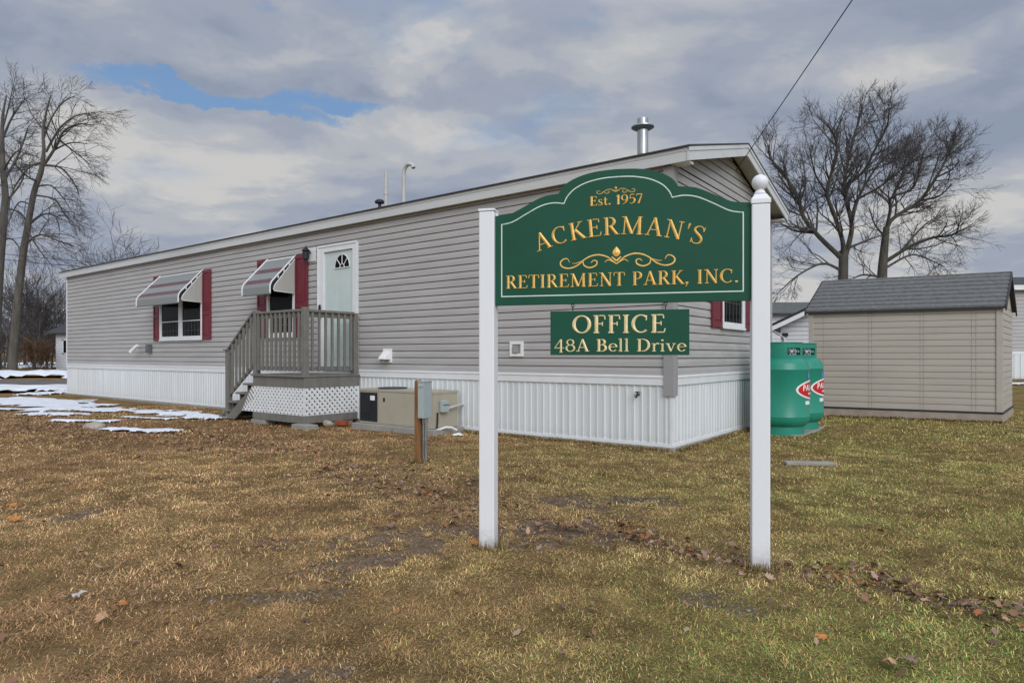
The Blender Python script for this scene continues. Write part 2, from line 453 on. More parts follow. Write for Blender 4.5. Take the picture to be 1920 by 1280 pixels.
def ridge(mb, pts, wid, place, hgt=0.0045):
    """one stroke: base edges on the board, a raised spine between them"""
    n = len(pts)
    P2 = [Vector(p) for p in pts]
    vs, fs = [], []
    for i in range(n):
        t = (P2[min(i + 1, n - 1)] - P2[max(i - 1, 0)])
        if t.length < 1e-9: t = Vector((1, 0))
        t.normalize(); nn = Vector((-t.y, t.x))
        wv = wid[i]
        vs += [place(P2[i] + nn * wv / 2, 0.0), place(P2[i], min(hgt, hgt * wv / 0.12)), place(P2[i] - nn * wv / 2, 0.0)]
    for i in range(n - 1):
        a = i * 3
        fs += [(a, a + 1, a + 4, a + 3), (a + 1, a + 2, a + 5, a + 4)]
    fs += [(0, 2, 1), (3 * n - 3, 3 * n - 2, 3 * n - 1)]
    mb.add(vs, fs)


def text_width(s, sp=0.02):
    return sum(GL[c][0] + sp for c in s) - sp


def text(s, x0, x1, base, cap, y, hgt=0.0045, arc_h=None, bold=1.0, sp=0.02):
    """text on the plane y; arc_h bends the base line upwards in its middle by that much"""
    mb = MB()
    W = text_width(s, sp)
    k = (x1 - x0) / W
    cur = 0.0
    if arc_h:
        half = (x1 - x0) / 2
        rad = (half * half + arc_h * arc_h) / (2 * arc_h)
    for c in s:
        adv, strokes = GL[c]
        mid = x0 + (cur + adv / 2) * k
        if arc_h:
            th = (mid - (x0 + x1) / 2) / rad
            ox, oz = (x0 + x1) / 2 + rad * math.sin(th), base + arc_h - rad * (1 - math.cos(th))
        else:
            th, ox, oz = 0.0, mid, base
        for pts, wid in strokes:
            def place(p, d, ox=ox, oz=oz, th=th, adv=adv):
                lx, lz = (p.x - adv / 2) * k, p.y * cap
                return (ox + lx * math.cos(th) + lz * math.sin(th), y - 0.0008 - d, oz - lx * math.sin(th) + lz * math.cos(th))
            ridge(mb, pts, [q * bold for q in wid], place, hgt)
        cur += adv + sp
    return mb


def flat_strokes(mb, strokes, place):
    for pts, wid in strokes:
        ridge(mb, pts, wid, place, 0.002)


# ---- numeric noise used for the ground cover
def vnoise(x, y, seed=0):
    xi, yi = np.floor(x).astype(np.int64), np.floor(y).astype(np.int64)
    fx, fy = x - xi, y - yi
    fx, fy = fx * fx * (3 - 2 * fx), fy * fy * (3 - 2 * fy)

    def h(a, b):
        k = (a * 374761393 + b * 668265263 + seed * 974634777) & 0xFFFFFFFF
        k = ((k ^ (k >> 13)) * 1274126177) & 0xFFFFFFFF
        k = k ^ (k >> 16)
        return (k & 0xFFFFFF) / float(0xFFFFFF)
    return (h(xi, yi) * (1 - fx) + h(xi + 1, yi) * fx) * (1 - fy) + (h(xi, yi + 1) * (1 - fx) + h(xi + 1, yi + 1) * fx) * fy


def fbm(x, y, seed=0, octv=4):
    s, a, t = 0, 0.5, 0
    for i in range(octv):
        s = s + a * vnoise(x * 2 ** i + 17.3 * i, y * 2 ** i - 9.1 * i, seed + i); t += a; a *= 0.5
    return s / t


def sstep(a, b, x):
    t = np.clip((x - a) / (b - a), 0, 1)
    return t * t * (3 - 2 * t)


def blob(x, y, cx, cy, rx, ry, rot=0.0):
    c, s = math.cos(R(rot)), math.sin(R(rot))
    u, v = (x - cx) * c + (y - cy) * s, -(x - cx) * s + (y - cy) * c
    return np.sqrt((u / rx) ** 2 + (v / ry) ** 2)


def seg_dist(x, y, a, b):
    ax, ay = a; bx, by = b
    t = np.clip(((x - ax) * (bx - ax) + (y - ay) * (by - ay)) / ((bx - ax) ** 2 + (by - ay) ** 2), 0, 1)
    return np.hypot(x - ax - t * (bx - ax), y - ay - t * (by - ay))


LEAF_LINES = [((0.10, 4.15), (0.75, 4.02), 0.16, 1.0), ((0.75, 4.0), (1.25, 3.45), 0.13, 1.0), ((1.25, 3.45), (1.70, 3.13), 0.12, 1.0), ((1.7, 3.13), (2.6, 2.35), 0.13, 1.1),
              ((-0.4, 4.6), (-1.0, 5.6), 0.35, 0.5), ((-1.0, 5.6), (-2.1, 7.2), 0.4, 0.8), ((-2.1, 7.3), (-3.8, 8.3), 0.45, 0.8), ((-3.8, 8.3), (-7.5, 10.2), 0.8, 0.7),
              ((1.9, 7.4), (0.4, 8.3), 0.2, 0.3), ((3.2, 8.3), (4.2, 8.6), 0.25, 0.3), ((-7.5, 10.2), (-12, 13.0), 1.0, 0.4)]


def leafiness(x, y):
    o = np.zeros_like(x)
    for a, b, r, k in LEAF_LINES:
        o = np.maximum(o, k * np.exp(-(seg_dist(x, y, a, b) / r) ** 2))
    return o


def zones(x, y):
    n1 = fbm(x * 0.45, y * 0.45, 3); n2 = fbm(x * 1.7, y * 1.7, 9); n3 = fbm(x * 6, y * 6, 21, 3)
    right = sstep(-1.5, 3.0, x + 0.9 * (n1 - 0.5) * 4)
    near = sstep(3.1, 2.2, y + (n2 - 0.5) * 1.0)
    green = 0.02 + 0.46 * right + 0.34 * near * sstep(-1.2, 0.8, x) + (0.9 * (n1 - 0.5) + 0.7 * (n2 - 0.5)) * (0.4 + 0.6 * right)
    green = np.clip(green, 0, 1)
    wob = (n2 - 0.5) * 1.7 + (n3 - 0.5) * 2.2 + (fbm(x * 17, y * 17, 31, 2) - 0.5) * 1.6
    mud = np.maximum.reduce([1 - sstep(0.75, 1.25, blob(x, y, *b) + wob) for b in
                             ((-0.42, 3.98, 0.80, 0.25, 12), (0.12, 4.12, 0.45, 0.16, -8), (-0.75, 3.55, 0.36, 0.16, 30), (0.75, 4.95, 0.5, 0.2, 0), (-3.1, 4.5, 0.35, 0.14, 10))])
    grav = np.maximum.reduce([1 - sstep(0.6, 1.2, blob(x, y, *b) + wob) for b in
                              ((-1.03, 3.02, 0.24, 0.085, 15), (0.86, 2.98, 0.13, 0.10, 0), (0.99, 2.83, 0.10, 0.06, -35), (1.02, 5.05, 0.24, 0.13, 10), (-0.72, 2.28, 0.12, 0.05, 10))])
    return green, np.clip(mud, 0, 1), np.clip(grav, 0, 1), leafiness(x, y), n1, n2, n3


def ground_height(x, y):
    d = np.hypot(x, y)
    near = 1 - sstep(14, 30, d)
    return (0.05 * (fbm(x * 0.35, y * 0.35, 40) - 0.5) + 0.03 * (fbm(x * 2.2, y * 2.2, 44, 3) - 0.5)) * near - 0.012 * near


# ------------------------------------------------------------------ ground sheet
def build_ground():
    rad = [0.0]
    r = 0.7
    while r < 4200:
        rad.append(r); r *= 1.009 if r < 20 else (1.03 if r < 120 else 1.18)
    front = np.arange(-62, 62.01, 0.45)
    back = np.arange(62 + 9, 360 - 62 - 1, 9.0)
    ang = np.radians(np.concatenate([front, back]))
    na, nr = len(ang), len(rad)
    rr, aa = np.meshgrid(np.array(rad[1:]), ang, indexing='ij')
    x, y = (rr * np.sin(aa)).ravel(), (rr * np.cos(aa)).ravel()
    z = ground_height(x, y)
    green, mud, grav, leaf, n1, n2, n3 = zones(x, y)
    z -= 0.018 * mud
    tan = np.array([0.265, 0.175, 0.082]); tan2 = np.array([0.145, 0.094, 0.05]); olive = np.array([0.158, 0.135, 0.046])
    c = tan[None] * n2[:, None] * 1.0 + tan2[None] * (1 - n2[:, None])
    c = c * (1 - green[:, None]) + olive[None] * green[:, None]
    c = c * (0.45 + 1.1 * n3[:, None])
    c = c * (1 - mud[:, None] * .9) + np.array([0.175, 0.127, 0.09])[None] * mud[:, None] * .9
    c = c * (1 - grav[:, None] * .6) + np.array([0.135, 0.108, 0.078])[None] * grav[:, None] * .6
    lf = np.clip(leaf, 0, 1)[:, None] * 0.3
    c = c * (1 - lf) + np.array([0.115, 0.07, 0.05])[None] * lf
    v = np.column_stack([x, y, z]).tolist()
    v.append((0.0, 0.0, -0.01)); ci = len(v) - 1
    f = []
    for i in range(nr - 2):
        a = i * na
        for k in range(na):
            k2 = (k + 1) % na
            f.append((a + k2, a + k, a + na + k, a + na + k2))
    for k in range(na):
        f.append((ci, k, (k + 1) % na))
    me = bpy.data.meshes.new('ground'); me.from_pydata(v, [], f)
    col = np.ones((len(v), 4), np.float32); col[:-1, :3] = c; col[-1, :3] = c[0]
    at = me.color_attributes.new('cover', 'FLOAT_COLOR', 'POINT'); at.data.foreach_set('color', col.ravel())
    me.polygons.foreach_set('use_smooth', [True] * len(me.polygons))
    m = bpy.data.materials.new('lawn_soil'); m.use_nodes = True
    t = NT(m.node_tree); b = t.n['Principled BSDF']
    b.inputs['Roughness'].default_value = 1.0; b.inputs['Specular IOR Level'].default_value = 0.0
    a = t.node('ShaderNodeAttribute', attribute_name='cover')
    o = t.node('ShaderNodeTexCoord').outputs['Object']
    nf = t.noise(t.vmath('MULTIPLY', o, (1, 0.75, 1)), 85, 6, 0.75)
    nm = t.noise(o, 9, 5, 0.65)
    mul = t.math('MULTIPLY', t.ramp(nf, [(0.3, 0.3), (0.7, 1.75)]), t.ramp(nm, [(0.2, 0.75), (0.8, 1.25)]))
    vm = t.node('ShaderNodeVectorMath', operation='SCALE')
    t.l.new(a.outputs['Color'], vm.inputs[0]); t.l.new(mul, vm.inputs['Scale'])
    t.l.new(vm.outputs[0], b.inputs['Base Color'])
    bp = t.node('ShaderNodeBump'); bp.inputs['Strength'].default_value = 0.7; bp.inputs['Distance'].default_value = 0.02
    t.l.new(t.noise(o, 45, 5, 0.7), bp.inputs['Height']); t.l.new(bp.outputs[0], b.inputs['Normal'])
    me.materials.append(m)
    go = bpy.data.objects.new('ground', me); COL.objects.link(go)
    tag(go, 'winter lawn of straw coloured and olive grass with bare soil', 'ground', kind='structure')


build_ground()


def attr_material(name, attr, rough=0.85, spec=0.2, trans=0.0):
    m = bpy.data.materials.new(name); m.use_nodes = True
    t = NT(m.node_tree); b = t.n['Principled BSDF']
    b.inputs['Roughness'].default_value = rough; b.inputs['Specular IOR Level'].default_value = spec
    a = t.node('ShaderNodeAttribute', attribute_name=attr)
    t.l.new(a.outputs['Color'], b.inputs['Base Color'])
    return m


def mesh_fast(name, V, loops, starts, m, colors=None, smooth=False):
    me = bpy.data.meshes.new(name)
    me.vertices.add(len(V)); me.vertices.foreach_set('co', np.asarray(V, np.float32).ravel())
    me.loops.add(len(loops)); me.loops.foreach_set('vertex_index', np.asarray(loops, np.int32))
    me.polygons.add(len(starts)); me.polygons.foreach_set('loop_start', np.asarray(starts, np.int32))
    me.update(calc_edges=True)
    if colors is not None:
        at = me.color_attributes.new('tint', 'FLOAT_COLOR', 'POINT')
        c4 = np.ones((len(V), 4), np.float32); c4[:, :3] = colors
        at.data.foreach_set('color', c4.ravel())
    if smooth:
        me.polygons.foreach_set('use_smooth', [True] * len(me.polygons))
    me.materials.append(m)
    o = bpy.data.objects.new(name, me); COL.objects.link(o)
    return o


HC, HU, HV = np.array([1.85819, 7.58192]), np.array([-0.798458, 0.602051]), np.array([0.602051, 0.798458])


def in_house(x, y, pad=0.0):
    u = (x - HC[0]) * HU[0] + (y - HC[1]) * HU[1]; v = (x - HC[0]) * HV[0] + (y - HC[1]) * HV[1]
    return (u > -pad) & (u < 18.3 + pad) & (v > -pad) & (v < 4.1 + pad)


def build_grass():
    Vs, Cs, L, St = [], [], [], []
    base = 0
    loops_all, starts_all = [], []
    tot = 0
    for r0, r1, dens, wd, ln_ in ((1.1, 3.2, 36000, 0.0027, 0.026), (3.2, 5.5, 19000, 0.0036, 0.029), (5.5, 9.0, 8200, 0.0044, 0.032), (9.0, 16.5, 2300, 0.0072, 0.042)):
        half = R(49)
        area = half * (r1 * r1 - r0 * r0)
        n = int(area * dens)
        r = np.sqrt(rng.uniform(r0 * r0, r1 * r1, n)); a = rng.uniform(-half, half, n)
        x, y = r * np.sin(a), r * np.cos(a)
        green, mud, grav, leaf, n1, n2, n3 = zones(x, y)
        clump = 0.5 * fbm(x * 7, y * 7, 51, 3) + 0.5 * n3
        keep = rng.random(n) < np.clip(1.05 - 0.95 * mud - 0.62 * grav - 0.25 * np.clip(leaf, 0, 1), 0.04, 1) * np.clip(0.34 + 1.35 * (clump - .2), 0.25, 1)
        keep &= ~in_house(x, y, 0.03)
        x, y, green, n2, n3, leaf, clump, n1 = x[keep], y[keep], green[keep], n2[keep], n3[keep], leaf[keep], clump[keep], n1[keep]
        n = len(x)
        z = ground_height(x, y) - 0.004
        ang = rng.uniform(0, 2 * np.pi, n) * 0.8 + fbm(x * 5, y * 5, 77, 3) * 9.0
        tilt = np.radians(np.clip(rng.normal(20, 18, n), 2, 80))
        leng = ln_ * rng.uniform(0.45, 1.35, n) * (0.6 + 0.9 * clump)
        wid = wd * rng.uniform(0.6, 1.3, n)
        dx, dy = np.cos(ang), np.sin(ang)
        px, py = -dy, dx
        ch, sh = np.cos(tilt), np.sin(tilt)
        droop = rng.uniform(0.2, 1.0, n)
        m1x, m1y, m1z = x + dx * ch * leng * .5, y + dy * ch * leng * .5, z + sh * leng * .55
        t1x, t1y, t1z = x + dx * ch * leng, y + dy * ch * leng, z + sh * leng * (1.0 - 0.45 * droop)
        V = np.empty((n, 5, 3), np.float32)
        V[:, 0] = np.column_stack([x - px * wid / 2, y - py * wid / 2, z]); V[:, 1] = np.column_stack([x + px * wid / 2, y + py * wid / 2, z])
        V[:, 2] = np.column_stack([m1x + px * wid * .45, m1y + py * wid * .45, m1z]); V[:, 3] = np.column_stack([m1x - px * wid * .45, m1y - py * wid * .45, m1z])
        V[:, 4] = np.column_stack([t1x, t1y, t1z])
        u = rng.random(n)
        straw = np.array([0.52, 0.365, 0.17]); brown = np.array([0.33, 0.198, 0.092]); ol = np.array([0.345, 0.30, 0.092]); gr = np.array([0.155, 0.225, 0.06]); pale = np.array([0.68, 0.54, 0.27])
        pg = np.clip(green * 1.05, 0, 0.95)
        warm = np.clip(0.5 + 3.0 * (fbm(x * 1.1, y * 1.1, 88, 3) - .5), 0.1, .9)
        c = np.where((u < 0.62 * warm)[:, None], straw, np.where((u < 0.98)[:, None], brown, pale))
        isg = rng.random(n) < pg * 0.8
        g2 = np.where((rng.random(n) < 0.18 + 0.42 * np.clip(green - .45, 0, .5) * 2)[:, None], gr, ol)
        c = np.where(isg[:, None], g2, c) * (rng.uniform(0.42, 1.4, n) * (0.6 + 0.98 * clump) * (0.75 + 0.5 * n1))[:, None]
        side = sstep(-2.5, 2.5, x)[:, None]
        c = c * (np.array([1.13, 1.06, 1.08]) * (1 - side) + np.array([1.06, 1.13, 1.0]) * side)
        Cs.append(np.repeat(c, 5, axis=0)); Vs.append(V.reshape(-1, 3))
        idx = (np.arange(n) * 5 + base)[:, None] + np.array([0, 1, 2, 3, 3, 2, 4])[None]
        loops_all.append(idx.ravel())
        st = (np.arange(n) * 7 + tot)[:, None] + np.array([0, 4])[None]
        starts_all.append(st.ravel())
        base += n * 5; tot += n * 7
    foot = []
    for cx_, cy_, r_, k in ((-0.136, 3.77, .062, 260), (1.298, 3.406, .062, 260), (-0.965, 6.74, .07, 160)):
        for _ in range(k):
            a = rng.uniform(0, 6.28); q = r_ + abs(rng.normal(0, .02)); foot.append((cx_ + q * math.cos(a), cy_ + q * math.sin(a)))
    for (p0, p1), k in (((HC - HV * .06, HC + HU * 9.0 - HV * .06), 5200), ((HC - HU * .06, HC - HU * .06 + HV * 4.0), 2600), ((np.array([5.54, 12.04]), np.array([8.06, 10.63])), 1400)):
        f = rng.random(k); j = np.abs(rng.normal(0, .035, k))
        d = (p1 - p0) / np.linalg.norm(p1 - p0); nn = np.array([d[1], -d[0]]); nn = nn if nn @ -p0 > 0 else -nn
        foot += [tuple(p0 + (p1 - p0) * a + nn * b) for a, b in zip(f, j)]
    foot = np.array(foot); n = len(foot); x, y = foot[:, 0], foot[:, 1]; z = ground_height(x, y) - .006
    dist = np.hypot(x, y); ang = rng.uniform(0, 6.28, n); leng = rng.uniform(.025, .075, n); wid = .0007 * dist * rng.uniform(.6, 1.2, n)
    tl = np.radians(rng.uniform(25, 85, n)); dx, dy = np.cos(ang), np.sin(ang)
    V = np.empty((n, 5, 3), np.float32)
    V[:, 0] = np.column_stack([x + dy * wid, y - dx * wid, z]); V[:, 1] = np.column_stack([x - dy * wid, y + dx * wid, z])
    mx, my, mz = x + dx * np.cos(tl) * leng * .5, y + dy * np.cos(tl) * leng * .5, z + np.sin(tl) * leng * .6
    V[:, 2] = np.column_stack([mx - dy * wid * .8, my + dx * wid * .8, mz]); V[:, 3] = np.column_stack([mx + dy * wid * .8, my - dx * wid * .8, mz])
    V[:, 4] = np.column_stack([x + dx * np.cos(tl) * leng, y + dy * np.cos(tl) * leng, z + np.sin(tl) * leng * .9])
    pal = np.array([[.42, .30, .14], [.26, .16, .075], [.30, .21, .10], [.2, .19, .065]])
    Vs.append(V.reshape(-1, 3)); Cs.append(np.repeat(pal[rng.integers(0, 4, n)] * rng.uniform(.5, 1.2, n)[:, None], 5, axis=0))
    loops_all.append(((np.arange(n) * 5 + base)[:, None] + np.array([0, 1, 2, 3, 3, 2, 4])[None]).ravel())
    starts_all.append(((np.arange(n) * 7 + tot)[:, None] + np.array([0, 4])[None]).ravel())
    o = mesh_fast('grass', np.concatenate(Vs), np.concatenate(loops_all), np.concatenate(starts_all), attr_material('dry_grass', 'tint', 0.8, 0.25), np.concatenate(Cs))
    tag(o, 'matted straw and olive winter grass covering the lawn', 'grass', kind='stuff')


build_grass()

LEAF_OUT = [(0, 0), (.22, .1), (.16, .24), (.36, .34), (.22, .46), (.34, .62), (.14, .66), (0, 1.0)]


def leaf_poly():
    return [(a, b) for a, b in LEAF_OUT] + [(-a, b) for a, b in LEAF_OUT[-2:0:-1]]


def build_litter():
    lp = np.array(leaf_poly()); k = len(lp)
    n0 = 60000
    a = rng.uniform(-R(49), R(49), n0); r = np.sqrt(rng.uniform(1.5, 15.5 ** 2, n0))
    # more tries near the camera
    a = np.concatenate([a, rng.uniform(-R(49), R(49), 9000)]); r = np.concatenate([r, np.sqrt(rng.uniform(1.5, 30, 9000))])
    x, y = r * np.sin(a), r * np.cos(a)
    lf = leafiness(x + .25 * (fbm(x * 2.3, y * 2.3, 14) - .5), y + .8 * (fbm(x * 2.1, y * 2.1, 15) - .5))
    keep = (rng.random(len(x)) < lf * 0.9 * (0.5 + vnoise(x * 3, y * 3, 5)) + 0.012) & ~in_house(x, y, 0.06)
    x, y = x[keep], y[keep]; n = len(x)
    z = ground_height(x, y) + rng.uniform(0.004, 0.024, n)
    size = rng.uniform(0.02, 0.055, n)
    rot = rng.uniform(0, 2 * np.pi, n)
    tx, ty = rng.normal(0, 0.35, n), rng.normal(0, 0.35, n)
    cup = rng.uniform(-0.9, 1.4, n)
    lx = lp[None, :, 0] * size[:, None] * rng.uniform(.8, 1.2, n)[:, None]; ly = (lp[None, :, 1] - .5) * size[:, None]
    lz = cup[:, None] * (lx ** 2 + 0.5 * ly ** 2) / size[:, None] * 1.5 + tx[:, None] * lx + ty[:, None] * ly
    X = x[:, None] + lx * np.cos(rot)[:, None] - ly * np.sin(rot)[:, None]
    Y = y[:, None] + lx * np.sin(rot)[:, None] + ly * np.cos(rot)[:, None]
    Z = z[:, None] + lz
    V = np.stack([X, Y, Z], -1).reshape(-1, 3)
    pal = np.array([[.27, .15, .09], [.2, .105, .07], [.34, .21, .14], [.14, .08, .06], [.38, .25, .18], [.33, .13, .05], [.25, .17, .14]])
    c = pal[rng.integers(0, len(pal), n)] * rng.uniform(.7, 1.15, n)[:, None]
    loops = np.arange(n * k); starts = np.arange(n) * k
    o = mesh_fast('leaf_litter', V, loops, starts, attr_material('dead_leaf', 'tint', 0.8, 0.25), np.repeat(c, k, axis=0))
    tag(o, 'brown dead leaves blown into lines across the lawn', 'leaves', kind='stuff')


build_litter()


def build_gravel():
    ico = bmesh.new(); bmesh.ops.create_icosphere(ico, subdivisions=1, radius=1.0)
    iv = np.array([v.co[:] for v in ico.verts]); fi = np.array([[v.index for v in f.verts] for f in ico.faces]); ico.free()
    x = rng.uniform(-2, 2, 60000); y = rng.uniform(2.0, 5.5, 60000)
    _, mud, grav, *_ = zones(x, y)
    keep = rng.random(len(x)) < (grav * 0.38 + mud * 0.04)
    x, y = x[keep][:2600], y[keep][:2600]; n = len(x)
    s = rng.uniform(0.003, 0.0095, n); z = ground_height(x, y) + s * .3 - 0.004
    V = np.empty((n, len(iv), 3))
    sc = np.stack([s * rng.uniform(.8, 1.4, n), s * rng.uniform(.8, 1.4, n), s * rng.uniform(.45, .8, n)], -1)
    V = iv[None] * sc[:, None] * rng.uniform(.8, 1.15, (n, len(iv), 1)) + np.stack([x, y, z], -1)[:, None]
    loops = (fi[None] + (np.arange(n) * len(iv))[:, None, None]).ravel()
    starts = np.arange(n * len(fi)) * 3
    c = np.array([.185, .16, .13])[None] * rng.uniform(.35, 1.6, n)[:, None] * (1 + rng.normal(0, .05, (n, 3)))
    o = mesh_fast('gravel', V.reshape(-1, 3), loops, starts, attr_material('small_stones', 'tint', 0.95, 0.05), np.repeat(c, len(iv), axis=0))
    tag(o, 'patches of small grey stones showing through the lawn', 'gravel', kind='stuff')


build_gravel()

# ------------------------------------------------------------------ road and snow
rd = MB()
NX = 60
for i in range(NX + 1):
    X = -75 + 80 * i / NX
    e = 0.5 * math.sin(X * .7) + 0.3 * math.sin(X * 1.9)
    rd.v += [(X, 22.6 + 0.25 * e, 0.012), (X, 25.5, 0.035), (X, 28.6 + 0.4 * e, 0.012)]
for i in range(NX):
    a = i * 3
    rd.f += [(a, a + 3, a + 4, a + 1), (a + 1, a + 4, a + 5, a + 2)]
tag(rd.build('road', M['asphalt']), 'worn park road crossing beyond the far end of the grey home', 'road', kind='structure')


def build_snow():
    caps = [((-12.6, 16.2), (-9.6, 13.9), 0.95, .028), ((-9.6, 13.7), (-6.3, 12.35), 0.40, .022), ((-8.9, 12.2), (-8.1, 12.15), .28, .02), ((-5.75, 9.55), (-5.0, 9.35), 0.24, .03),
            ((-5.6, 11.75), (-5.25, 11.5), 0.28, .05), ((-6.5, 11.9), (-5.7, 11.9), 0.12, .02), ((-7.6, 10.9), (-6.6, 10.85), 0.16, .025), ((-6.9, 11.6), (-5.9, 11.3), 0.12, .02),
            ((-44, 21.3), (-13.6, 20.4), 1.6, .16), ((-70, 33), (-20, 32.5), 3.6, .3), ((-70, 58), (-26, 58), 5.0, .25), ((-80, 75), (-30, 78), 7.0, .25),
            ((-13.4, 18.2), (-13.1, 19.5), .5, .05), ((22.5, 22), (30, 20.5), .5, .06), ((17.2, 17.6), (18.3, 17.3), .25, .05), ((18, 24.6), (30, 25.2), .5, .06)]
    V, Fc = [], []
    for a, b, r, h in caps:
        pad = r * 1.7
        x0, x1 = min(a[0], b[0]) - pad, max(a[0], b[0]) + pad
        y0, y1 = min(a[1], b[1]) - pad, max(a[1], b[1]) + pad
        st = max(0.03, min(0.3, r / 12))
        nx, ny = int((x1 - x0) / st) + 2, int((y1 - y0) / st) + 2
        if nx * ny > 60000:
            st *= math.sqrt(nx * ny / 60000); nx, ny = int((x1 - x0) / st) + 2, int((y1 - y0) / st) + 2
        gx, gy = np.meshgrid(np.linspace(x0, x1, nx), np.linspace(y0, y1, ny), indexing='ij')
        q = 1 - seg_dist(gx, gy, a, b) / r
        sc = 1.6 / max(r, .25)
        q = q + 1.9 * (fbm(gx * sc * .7, gy * sc * 1.3, 60 + int(r * 10)) - (0.555 if r > .9 and r < 1.2 else 0.57)) + .9 * (fbm(gx * 2.5, gy * 3.5, 66, 4) - .5)
        t = np.clip(q, 0, 1)
        gz = ground_height(gx, gy) + h * np.sqrt(t) * (.7 + .6 * fbm(gx * 2, gy * 2, 70, 3)) + 0.004 + 0.012 * (t > 0)
        on = q > -0.02
        idx = -np.ones(gx.shape, int)
        cell = on[:-1, :-1] & on[1:, :-1] & on[1:, 1:] & on[:-1, 1:]
        for i, j in zip(*np.nonzero(cell)):
            f = []
            for di, dj in ((0, 0), (1, 0), (1, 1), (0, 1)):
                if idx[i + di, j + dj] < 0:
                    idx[i + di, j + dj] = len(V)
                    V.append((gx[i + di, j + dj], gy[i + di, j + dj], gz[i + di, j + dj]))
                f.append(idx[i + di, j + dj])
            Fc.append(tuple(f))
    mb = MB(); mb.v = V; mb.f = Fc
    o = mb.build('snow', M['snow'], smooth=True)
    tag(o, 'melting old snow lying in patches on the lawn and beside the road', 'snow', kind='stuff')


build_snow()


# ------------------------------------------------------------------ the grey mobile home
def lap_profile(z0, z1, lap, depth=0.015, groove=0.0125):
    prof = []
    z = z0
    while z < z1 - 1e-6:
        t = min(z + lap, z1)
        prof += [(depth, z), (depth - .002, z + (t - z) * .55), (depth * .55, z + (t - z) * .70), (depth * .5, t - groove), (-depth * 1.1, t - groove + .002), (-depth * 1.1, t)]
        z = t
    return prof


def siding(mb, x0, x1, z0, z1, lap, out=(0, -1), org=(0, 0), along=(1, 0), xl=None, xr=None, depth=0.015, groove=0.0125):
    """lapped boards; xl / xr give the side limits at height z (for gables)"""
    prof = lap_profile(z0, z1, lap, depth, groove)
    vs = []
    for d, z in prof:
        a = xl(z) if xl else x0
        b = xr(z) if xr else x1
        for s in (a, b):
            vs.append((org[0] + along[0] * s + out[0] * d, org[1] + along[1] * s + out[1] * d, z))
    fs = [(2 * i, 2 * i + 1, 2 * i + 3, 2 * i + 2) for i in range(len(prof) - 1)]
    mb.add(vs, fs)


ROT = math.atan2(-0.602051, 0.798458)
HL, HW = 18.2, 4.05
ZB0, ZB1, ZW, ZE, ZR = 0.745, 0.862, 3.30, 3.46, 4.03
home = empty('mobile_home', (HC[0], HC[1], 0), ROT, 'long grey vinyl sided mobile home with white skirting and maroon shutters', 'mobile home')


def skirt_profile(length, period=0.102):
    p = []
    x = 0.0
    while x < length:
        for dx, d in ((0, 0), (.052, 0), (.060, .010), (.074, .010), (.082, 0), (.09, 0.004)):
            if x + dx < length:
                p.append((x + dx, d))
        x += period
    p.append((length, 0))
    return p


mb = MB()
for x, d in skirt_profile(HL):
    mb.v += [(-x, -d - .004, 0.05), (-x, -d - .004, ZB0)]
mb.f += [(2 * i + 2, 2 * i, 2 * i + 1, 2 * i + 3) for i in range(len(mb.v) // 2 - 1)]
b0 = len(mb.v)
for x, d in skirt_profile(HW):
    mb.v += [(d + .004, x, 0.05), (d + .004, x, ZB0)]
mb.f += [(b0 + 2 * i, b0 + 2 * i + 2, b0 + 2 * i + 3, b0 + 2 * i + 1) for i in range((len(mb.v) - b0) // 2 - 1)]
mb.box(-HL, -HL + .006, 0.006, HW, .05, ZB0)
mb.box(-HL, 0, HW - .004, HW, .05, ZB0)
mb.build('skirting', M['skirt'], home)
mb = MB()
mb.box(-HL - .004, .024, -.024, -.0, 0.028, .062); mb.box(.0, .024, 0.0, HW, 0.028, .062)
mb.box(-.016, .016, -.018, .016, .062, ZB0 - .002)
mb.build('skirt_track', M['white'], home)
MB().box(-HL - .08, .05, -.05, HW + .05, -.12, .03).build('concrete_base', M['concrete'], home, bevel=.01)
mb = MB()
mb.box(-HL - .008, .026, -.026, 0, ZB0, ZB1); mb.box(0, .026, 0, HW, ZB0, ZB1)
mb.box(-HL - .012, .034, -.034, -.026, ZB1 - .03, ZB1 - .006); mb.box(.026, .034, -.026, HW, ZB1 - .03, ZB1 - .006)
mb.build('trim_band', M['white'], home, bevel=.003)
mb = MB()
siding(mb, -HL, 0, ZB1, ZW + .06, 0.1046)
mb.build('wall', M['vinyl'], home)
mb = MB()
slope = (ZR - ZE) / (HW / 2 + .1)
siding(mb, 0, HW, ZB1, ZE - .12, 0.1046, out=(1, 0), along=(0, 1))
z0g = ZB1 + 0.1046 * 24
siding(mb, 0, HW, ZE - .12, ZR - .09, 0.1046, out=(1, 0), along=(0, 1),
       xl=lambda z: max(0, (z - (ZE - .11)) / slope), xr=lambda z: min(HW, HW - (z - (ZE - .11)) / slope))
mb.build('gable_wall', M['vinyl'], home)
mb = MB()
mb.box(-HL, -HL + .01, .012, HW, ZB1, ZW); mb.box(-HL + .012, -.02, HW - .012, HW, ZB1, ZW)
mb.build('rear_wall', M['vinyl'], home)
